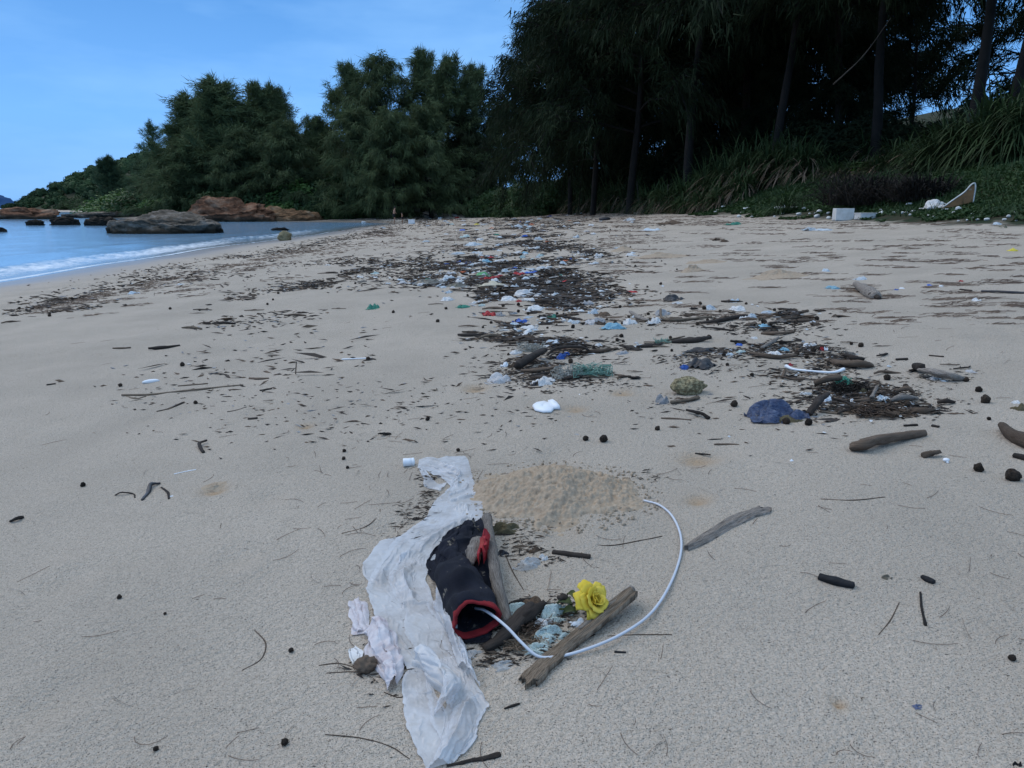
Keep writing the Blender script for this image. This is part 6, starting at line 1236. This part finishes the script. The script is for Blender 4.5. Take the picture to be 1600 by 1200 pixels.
LM = [(640, 347, 'the two bathers'), (443, 372, 'the lone boulder at the water'), (843, 329, 'the far white foam lump'), (945, 343, 'the black tyre'), (984, 343, 'the white bag right of the tyre'), (810, 353, 'the far light blue bag'), (740, 380, 'the white draped cloth'), (695, 436, 'the clear bottle'), (756, 430, 'the bright green bag'), (770, 442, 'the cream sack'),
      (820, 425, 'the red cloth strip'), (822, 460, 'the large crumpled white bag'), (835, 482, 'the small white bag'), (815, 500, 'the dark blue cloth'), (880, 411, 'the grey clear bottle'), (926, 487, 'the grey white bag'), (1055, 465, 'the black sock'), (1112, 480, 'the standing pale blue mask'), (1195, 508, 'the turquoise mask'), (1176, 494, 'the mask by the palm frond'), (1040, 497, 'the pale curved pole'),
      (1078, 532, 'the driftwood log in the row'), (1156, 538, 'the blue bottle cap'), (1098, 565, 'the dark navy bag'), (925, 575, 'the green net bundle'), (782, 590, 'the white bag of the nearest pile'), (828, 562, 'the leaning dark plank'), (852, 637, 'the broken white plate'), (1078, 606, 'the sponge'), (1222, 640, 'the blue plastic bag'), (1270, 581, 'the bone shaped white stick'), (1330, 569, 'the layered driftwood log'),
      (1340, 612, 'the dark thread tangle'), (1410, 632, 'the right litter pile end'), (1470, 586, 'the grey driftwood wedge'), (1388, 690, 'the two lobed log'), (1585, 690, 'the pale barked log'), (1352, 457, 'the weathered stump'), (1320, 338, 'the taller foam box'), (1570, 458, 'the long black bar'), (1272, 358, 'the pale blue sheet below the boxes'), (1126, 376, 'the stump like clump'),
      (285, 612, 'the long bamboo stick'), (236, 596, 'the cuttlebone'), (316, 698, 'the hooked black stick'), (236, 768, 'the black strip of weed'), (190, 545, 'the reddish flat stick'), (463, 575, 'the upright twig'), (557, 561, 'the thin white stick'), (485, 447, 'the dense dark weed patch'), (668, 440, 'the low sand hump'), (600, 405, 'the weed line above the patch'), (330, 415, 'the bend of the lower tide line'), (90, 475, 'the left end of the tide line'),
      (650, 730, 'the white screw cap'), (590, 1010, 'the pinkish bag'), (650, 900, 'the long white sheet'), (880, 770, 'the dug sand heap'), (1135, 830, 'the grey driftwood board'), (1306, 911, 'the charred black stick'), (1440, 950, 'the thin upright dark twig'), (920, 935, 'the yellow rose'), (700, 345, 'the far end of the litter')]
def near_(px, py):
    l = min(LM, key=lambda q: (q[0] - px) ** 2 + (2.2 * (q[1] - py)) ** 2); dx, dy = px - l[0], 2.2 * (py - l[1])
    if math.hypot(dx, dy) < 14: return 'touching ' + l[2]
    far = 'just ' if math.hypot(dx, dy) < 34 else ('' if math.hypot(dx, dy) < 80 else 'well ')
    return far + (('right of ' if dx > 0 else 'left of ') if abs(dx) > abs(dy) else ('in front of ' if dy > 0 else 'behind ')) + l[2]
region = near_
# twigs: six shapes, each a mesh shared by its copies
def twig_shape(k, m):
    r = np.random.RandomState(100 + k); pts = [[-1, 0, 0], [-.4, r.uniform(-.15, .15), .03], [.3, r.uniform(-.2, .2), .05], [1, r.uniform(-.2, .2), 0]]
    if k % 3 == 1: pts[3] = [.9, .45, .02]
    q = [tube(pts, [.05, .075, .04] if k < 4 else [.09, .15, .07], 6, 10, .35, .8, k, 2)]
    if k % 2: q.append(tube([pts[1], [pts[1][0] + .3, .35, .08], [pts[1][0] + .5, .5, .04]], [.04, .02], 5, 5, .2, .8, k, 2))
    V, F, uv = join(q); return mesh(V, F, M(m), uv=uv * [.25, 1], name='twig')
TW = {(k, m): twig_shape(k, m) for k in range(6) for m in ('dark_wood', 'brown_wood', 'tan_wood')}
TWN = ['slim', 'forked', 'straight', 'side branched', 'thick', 'thick forked']; MN = {'dark_wood': 'black', 'brown_wood': 'brown', 'tan_wood': 'tan'}
r = np.random.RandomState(21); px, py = sample(420, 1.1, 31); ok = (px > 3) & (px < 1597); px, py = px[ok][:285], py[ok][:285]; P = Gv(px, py)
for i in range(len(px)):
    k = r.choice(6); m = r.choice(['dark_wood', 'brown_wood', 'tan_wood'], p=[.5, .4, .1]); L = r.uniform(.04, .12) * (1 + P[i, 1] * .03) * (.6 if P[i, 1] < 5 else 1)
    obj('twig', TW[k, m], (P[i, 0], P[i, 1], P[i, 2] + .006), label=f'{TWN[k]} {MN[m]} twig {region(px[i], py[i])}', cat='twig', group='twigs scattered over the beach', rot=(0, 0, r.uniform(-.6, .6) + (math.pi if r.rand() < .5 else 0)), scl=float(L))
# pods and cones
PODS = []
for k in range(4):
    V, F = blob(1, 1, .95, 9, 12, .22, 2.2, k + 3, 3); PODS.append(mesh(V, F, M('pod'), name='seed_pod'))
ex = [(1528, 736, 7.5), (1581, 750, 11), (1529, 612, 5), (1539, 629, 7), (1147, 635, 5.5), (1228, 662, 6), (1263, 664, 6), (1175, 587, 3), (1260, 560, 3.4), (1131, 556, 3), (1581, 1031, 5.5), (187, 935, 3.6), (130, 760, 4), (445, 1163, 6), (244, 1172, 4), (258, 890 + 70, 2.4), (455, 1018, 4), (915, 688, 4.5), (943, 690, 6.5), (1027, 672, 4), (668, 657, 3.4), (188, 604, 3.2), (1352, 768 + 640, 1), (716, 705, 3), (538, 706, 3), (537, 718, 3), (543, 732, 2.6), (1545, 656, 3)]
px2, py2 = sample(330, 1.35, 77); ok = (px2 > 3) & (px2 < 1597) & (py2 > 352); px2, py2 = px2[ok], py2[ok]
lst = [(a, b, c, 1) for a, b, c in ex if b < 1200] + [(a, b, None, 0) for a, b in zip(px2, py2)]; lst = lst[:290]
P = Gv([q[0] for q in lst], [q[1] for q in lst])
for i, q in enumerate(lst):
    s = scale_at(P[i]); rr = q[2] * s if q[2] else r.uniform(.009, .017) * (1 + .02 * P[i, 1])
    sz = 'large round' if rr > .016 else ('small round' if rr > .011 else 'tiny round')
    obj('seed_pod', PODS[i % 4], (P[i, 0], P[i, 1], P[i, 2] + rr * .7), label=f'{sz} dark seed pod {region(q[0], q[1])}', cat='seed pod', group='seed pods scattered over the beach', rot=(r.rand() * 3, r.rand() * 3, r.rand() * 3), scl=float(rr))
# driftwood chips and bark
CH = {}
for k in range(5):
    for m in ('dark_wood', 'brown_wood', 'grey_wood', 'scrap_brown'):
        V, F = blob(1, .38, .2, 8, 12, .75, 2.2, k * 5 + 1, 4); CH[k, m] = mesh(V, F, M(m), smooth=False, uv=np.stack([V[:, 0] * .2, np.arctan2(V[:, 2], V[:, 1]) / 6], 1), name='bark_chip')
CN = ['oblong', 'jagged', 'curled', 'narrow', 'blunt']; DN = {'dark_wood': 'black', 'brown_wood': 'dark brown', 'grey_wood': 'grey', 'scrap_brown': 'rusty brown'}
px, py = sample(360, .9, 41); ok = (px > 3) & (px < 1597); px, py = px[ok][:280], py[ok][:280]; P = Gv(px, py)
for i in range(len(px)):
    k = r.choice(5); m = r.choice(list(DN), p=[.4, .3, .1, .2]); L = r.uniform(.018, .055) * (1 + P[i, 1] * .04) * (.6 if P[i, 1] < 5 else 1)
    obj('bark_chip', CH[k, m], (P[i, 0], P[i, 1], P[i, 2] + .008), label=f'{CN[k]} {DN[m]} bark chip {region(px[i], py[i])}', cat='bark chip', group='bark chips in the litter', rot=(r.uniform(-.2, .2), r.uniform(-.2, .2), r.uniform(-.8, .8)), scl=float(L))
# small plastic scraps
SM = [('scrap_white', 'white', .46), ('scrap_paleblue', 'pale blue', .26), ('film_white', 'milky', .08), ('scrap_sky', 'sky blue', .025), ('scrap_grey', 'grey', .08), ('scrap_blue', 'dark blue', .03), ('scrap_red', 'red', .025), ('pale_green_cloth', 'pale green', .045), ('scrap_orange', 'orange', .02), ('scrap_teal', 'teal', .02)]
pw = np.array([q[2] for q in SM]); pw /= pw.sum(); w2 = np.array([c[4] * (1 if (620 < c[0] < 960 and c[1] < 520) else (.5 if c[0] > 960 else .06)) for c in CL]); w2 /= w2.sum()
px, py = sample(300, 1.0, 51, w2); ok = (px > 3) & (px < 1597); px, py = px[ok][:250], py[ok][:250]; P = Gv(px, py); SHN = ['rounded', 'flat', 'twisted', 'folded', 'bunched', 'torn', 'creased', 'rumpled', 'balled']
for i in range(len(px)):
    j = r.choice(len(SM), p=pw); k = r.randint(9); m = SM[j][0]
    if (k, m) not in TM: TM[k, m] = gridmesh(TEMPL[k], M(m), 'plastic_scrap')
    w = r.uniform(.03, .075) * (1 + P[i, 1] * .05) * (.5 if P[i, 1] < 6 else 1)
    obj('plastic_scrap', TM[k, m], (P[i, 0], P[i, 1], P[i, 2]), label=f'{SHN[k]} {SM[j][1]} plastic scrap {region(px[i], py[i])}', cat='plastic scrap', group='plastic scraps in the litter', rot=(0, 0, r.rand() * 6), scl=(w, w * .7, w * r.uniform(.25, .6)))
# what nobody could count
def litter(name, label, n, seed, m, lr, wr, tight=1.0, hr=(.001, .008), w=None, chunky=False, px=None, py=None):
    r = np.random.RandomState(seed); cl = px is None
    if cl: px, py = sample(n, tight, seed, w)
    P = Gv(px, py)
    if cl:
        nz = fbm(P[:, 0] * 1.3, P[:, 1] * .75, 0, 4); P = P[(nz * .8 + r.uniform(-.5, .5, len(P)) > np.where((P[:, 0] < -.45) & (P[:, 1] < 10.5), .46, np.where(P[:, 0] < -2.6, .12, -.05)))]
    n = len(P); sc = (1 + P[:, 1] * .045) * np.where(P[:, 1] < 5, .55, 1); az = r.randn(n) * .5
    d = np.stack([np.cos(az), np.sin(az), r.randn(n) * .15], 1); s_ = np.stack([-np.sin(az), np.cos(az), r.randn(n) * .5], 1)
    L = ((lr[0] + (lr[1] - lr[0]) * np.minimum(r.exponential(.4, n), 1.6)) * sc)[:, None]; Wd = (r.uniform(*wr, n) * sc * .62)[:, None]; c = P + np.stack([0 * az, 0 * az, r.uniform(*hr, n) * sc], 1); u = np.array([0, 0, 1.])
    # bent sliver with thickness: six points
    m_ = c + u * L * .07 + d * L * r.uniform(-.4, .4, (n, 1)) + s_ * L * r.uniform(-.3, .3, (n, 1)) * [1, 1, 0]; V = np.stack([c - d * L, m_ - s_ * Wd, m_ + s_ * Wd, c + d * L, c - u * Wd], 1).reshape(-1, 3); b = (np.arange(n) * 5)[:, None]
    F = np.vstack([b + [0, 1, 2], b + [1, 3, 2], b + [0, 4, 1], b + [4, 3, 1], b + [0, 2, 4], b + [2, 3, 4]])
    obj(name, mesh(V, F, M(m), smooth=False), kind='stuff', label=label)
litter('leaf_litter', 'dark bits of bark, leaf and weed in the tide lines', 20000, 61, 'dark_wood', (.012, .05), (.005, .013), 1.0)
litter('twig_litter', 'long thin dry twigs matted in the tide lines', 4500, 68, 'dark_wood', (.03, .12), (.0018, .004), .9, hr=(.002, .02))
litter('bark_litter', 'brown bits of bark and weed in the tide lines', 20000, 62, 'scrap_brown', (.012, .055), (.005, .014), .95)
litter('grey_litter', 'grey wood and shell bits in the tide lines', 6000, 63, 'scrap_grey', (.012, .035), (.004, .012), .8)
litter('white_litter', 'white foam and plastic crumbs in the litter band', 2400, 64, 'scrap_white', (.010, .035), (.006, .018), .95, w=w2)
litter('blue_litter', 'pale blue plastic crumbs in the litter band', 1000, 65, 'scrap_paleblue', (.010, .03), (.006, .016), .8, w=w2)
r = np.random.RandomState(90); qx, qy = [], []
for (cx_, cy_, sx_, sy_, n_) in [(664, 748, 9, 6, 40), (668, 780, 8, 12, 50), (645, 808, 14, 11, 60), (640, 842, 30, 8, 40), (600, 1045, 26, 16, 60), (822, 990, 34, 18, 260), (790, 1000, 24, 14, 120), (880, 955, 30, 14, 110), (810, 850, 22, 14, 90), (752, 880, 14, 26, 60), (775, 1030, 22, 7, 50), (1000, 745, 20, 5, 24), (850, 870, 26, 8, 40), (1045, 630, 20, 8, 40), (925, 600, 40, 6, 120), (850, 575, 50, 14, 320), (880, 540, 60, 8, 200), (1085, 575, 30, 8, 80), (1350, 625, 60, 14, 420), (1330, 570, 35, 6, 140), (1470, 590, 30, 5, 90), (1040, 500, 40, 6, 160), (1200, 510, 50, 8, 240)]:
    qx += list(cx_ + r.randn(n_) * sx_); qy += list(cy_ + r.randn(n_) * sy_)
litter('debris_crumbs', 'fine dark bits of bark and leaf packed round the larger rubbish', 0, 91, 'dark_wood', (.006, .030), (.0025, .007), hr=(0, .006), px=np.array(qx), py=np.array(qy))
litter('straw_crumbs', 'fine straw coloured bits packed round the larger rubbish', 0, 92, 'scrap_brown', (.008, .035), (.002, .005), hr=(0, .012), px=np.array(qx[::2]) + 3, py=np.array(qy[::2]) - 1)
for row in [('thin dry twig running left from the seed husk', [(498, 1040), (530, 1037), (560, 1045)]), ('second thin twig below the seed husk', [(510, 1052), (545, 1050), (570, 1052)]), ('fine twig crossing left of the white sheet, lower', [(600, 1082), (625, 1090), (648, 1080)]), ('bent fine twig left of the white sheet, upper', [(534, 834), (570, 824), (592, 806), (594, 796)]),
            ('long hair thin twig at the bottom left of the white sheet', [(508, 1148), (560, 1153), (608, 1166), (640, 1186)]), ('fine reddish twig between the grey branch and the clear plastic', [(790, 868), (802, 895), (818, 922)]), ('thin curved twig on clean sand inside the cable arc', [(900, 848), (950, 853), (1000, 845), (1035, 838)]), ('thin straight twig below the cable arc', [(950, 994), (1000, 992), (1050, 992)]),
            ('long straight twig on the sand right of the dug heap', [(1283, 780), (1330, 782), (1383, 777)]), ('curled fine twig left of the pinkish bag', [(398, 985), (415, 1005), (408, 1030), (378, 1048)]), ('fine pale twig on the lower right sand', [(1373, 992), (1392, 968), (1405, 942)])]:
    stick(row[0], row[1], [.8, 1.1, .7], 'brown_wood', 'twig', 'twig', n=24, ns=6, lump=.2)
# small things peppered over the bare sand
r = np.random.RandomState(66); n = 5200; py = 345 + 855 * r.rand(n) ** 1.5; px = r.uniform(0, 1600, n); k = (ground(*Gv(px, py)[:, :2].T) > .25) & (r.rand(n) < np.where(px < 300, .35, 1)); 
litter('sand_crumbs', 'tiny dark crumbs peppered over the sand', 0, 66, 'dark_wood', (.0015, .006), (.001, .0028), hr=(0, .001), px=px[k], py=py[k])
# casuarina needles: fine curved hairs and streaks on the upper sand
def needles(name, label, px, py, seed, L0=(.02, .07), th=.0011, along=0.0, spread=1.5, grow=.1, m='needle'):
    r = np.random.RandomState(seed); P = Gv(px, py); n = len(P); az = along + r.randn(n) * spread; L = r.uniform(*L0, n) * (1 + grow * P[:, 1]); cu = r.randn(n) * 1.1; Vs = []
    t_ = (th * (1 + .32 * P[:, 1]))
    pos = P.copy(); K = 6
    for k in range(K):
        a_ = az + cu * (k / K - .5); d = np.stack([np.cos(a_), np.sin(a_)], 1); nrm = np.stack([-np.sin(a_), np.cos(a_)], 1); z = ground(pos[:, 0], pos[:, 1]) + .0025 + t_ * .6
        w = (t_ * (1 - .5 * k / K))[:, None] * nrm; Vs += [np.c_[pos[:, :2] - w, z], np.c_[pos[:, :2] + w, z + t_]]; pos = pos.copy(); pos[:, :2] += d * (L / K)[:, None]
    V = np.stack(Vs, 1).reshape(-1, 3); F = []
    for k in range(K - 1): b = np.arange(n) * 2 * K + 2 * k; F.append(np.stack([b, b + 1, b + 3, b + 2], 1))
    obj(name, mesh(V, np.vstack(F), M(m)), kind='stuff', label=label)
r = np.random.RandomState(70); n = 270; px = np.r_[r.uniform(0, 1600, n), r.normal(690, 130, 160)]; py = np.r_[500 + 690 * r.rand(n) ** 1.6, r.normal(780, 110, 160)]; k = (py > 470) & (py < 1198) & (px > 0) & (px < 1600); k &= ~((px < 300) & (r.rand(len(px)) < .6))
needles('needle_litter', 'thin curved pine needles lying over the near sand', px[k], py[k], 71, (.02, .10), .0005, 0, 1.6, .12)
# streaks
cx = r.uniform(930, 1600, 190); cy = 348 + 160 * r.rand(190) ** 1.4; cx = np.r_[cx, r.uniform(880, 1600, 60)]; cy = np.r_[cy, r.uniform(338, 352, 60)]
px = np.repeat(cx, 26) + r.randn(len(cx) * 26) * np.repeat(r.uniform(6, 26, len(cx)), 26); py = np.repeat(cy, 26) + r.randn(len(cx) * 26) * np.repeat(r.uniform(.3, 1.0, len(cx)), 26)
k = (px > 0) & (px < 1620) & (py > 330)
needles('needle_streaks', 'dark streaks of fallen pine needles across the upper sand', px[k], py[k], 72, (.03, .12), .0008, 0, .35, .04)
cx = r.uniform(560, 1000, 120); cy = 335 + 60 * r.rand(120) ** 1.2; px = np.repeat(cx, 24) + r.randn(len(cx) * 24) * 14; py = np.repeat(cy, 24) + r.randn(len(cx) * 24) * 1.0
needles('needle_streaks', 'dark streaks of pine needles beside the far litter band', px, np.maximum(py, 329), 73, (.04, .12), .0009, 0, .5, .04)
cx = r.uniform(60, 620, 120); cy = np.interp(cx, [60, 330, 620], [478, 420, 352]) + r.exponential(12, 120); px = np.repeat(cx, 22) + r.randn(len(cx) * 22) * 15; py = np.repeat(cy, 22) + r.randn(len(cx) * 22) * .9 - (px - np.repeat(cx, 22)) * .12
needles('needle_streaks', 'thin dark streaks of weed along the lower tide line', px, np.maximum(py, 329), 74, (.04, .10), .0009, .15, .5, .04)
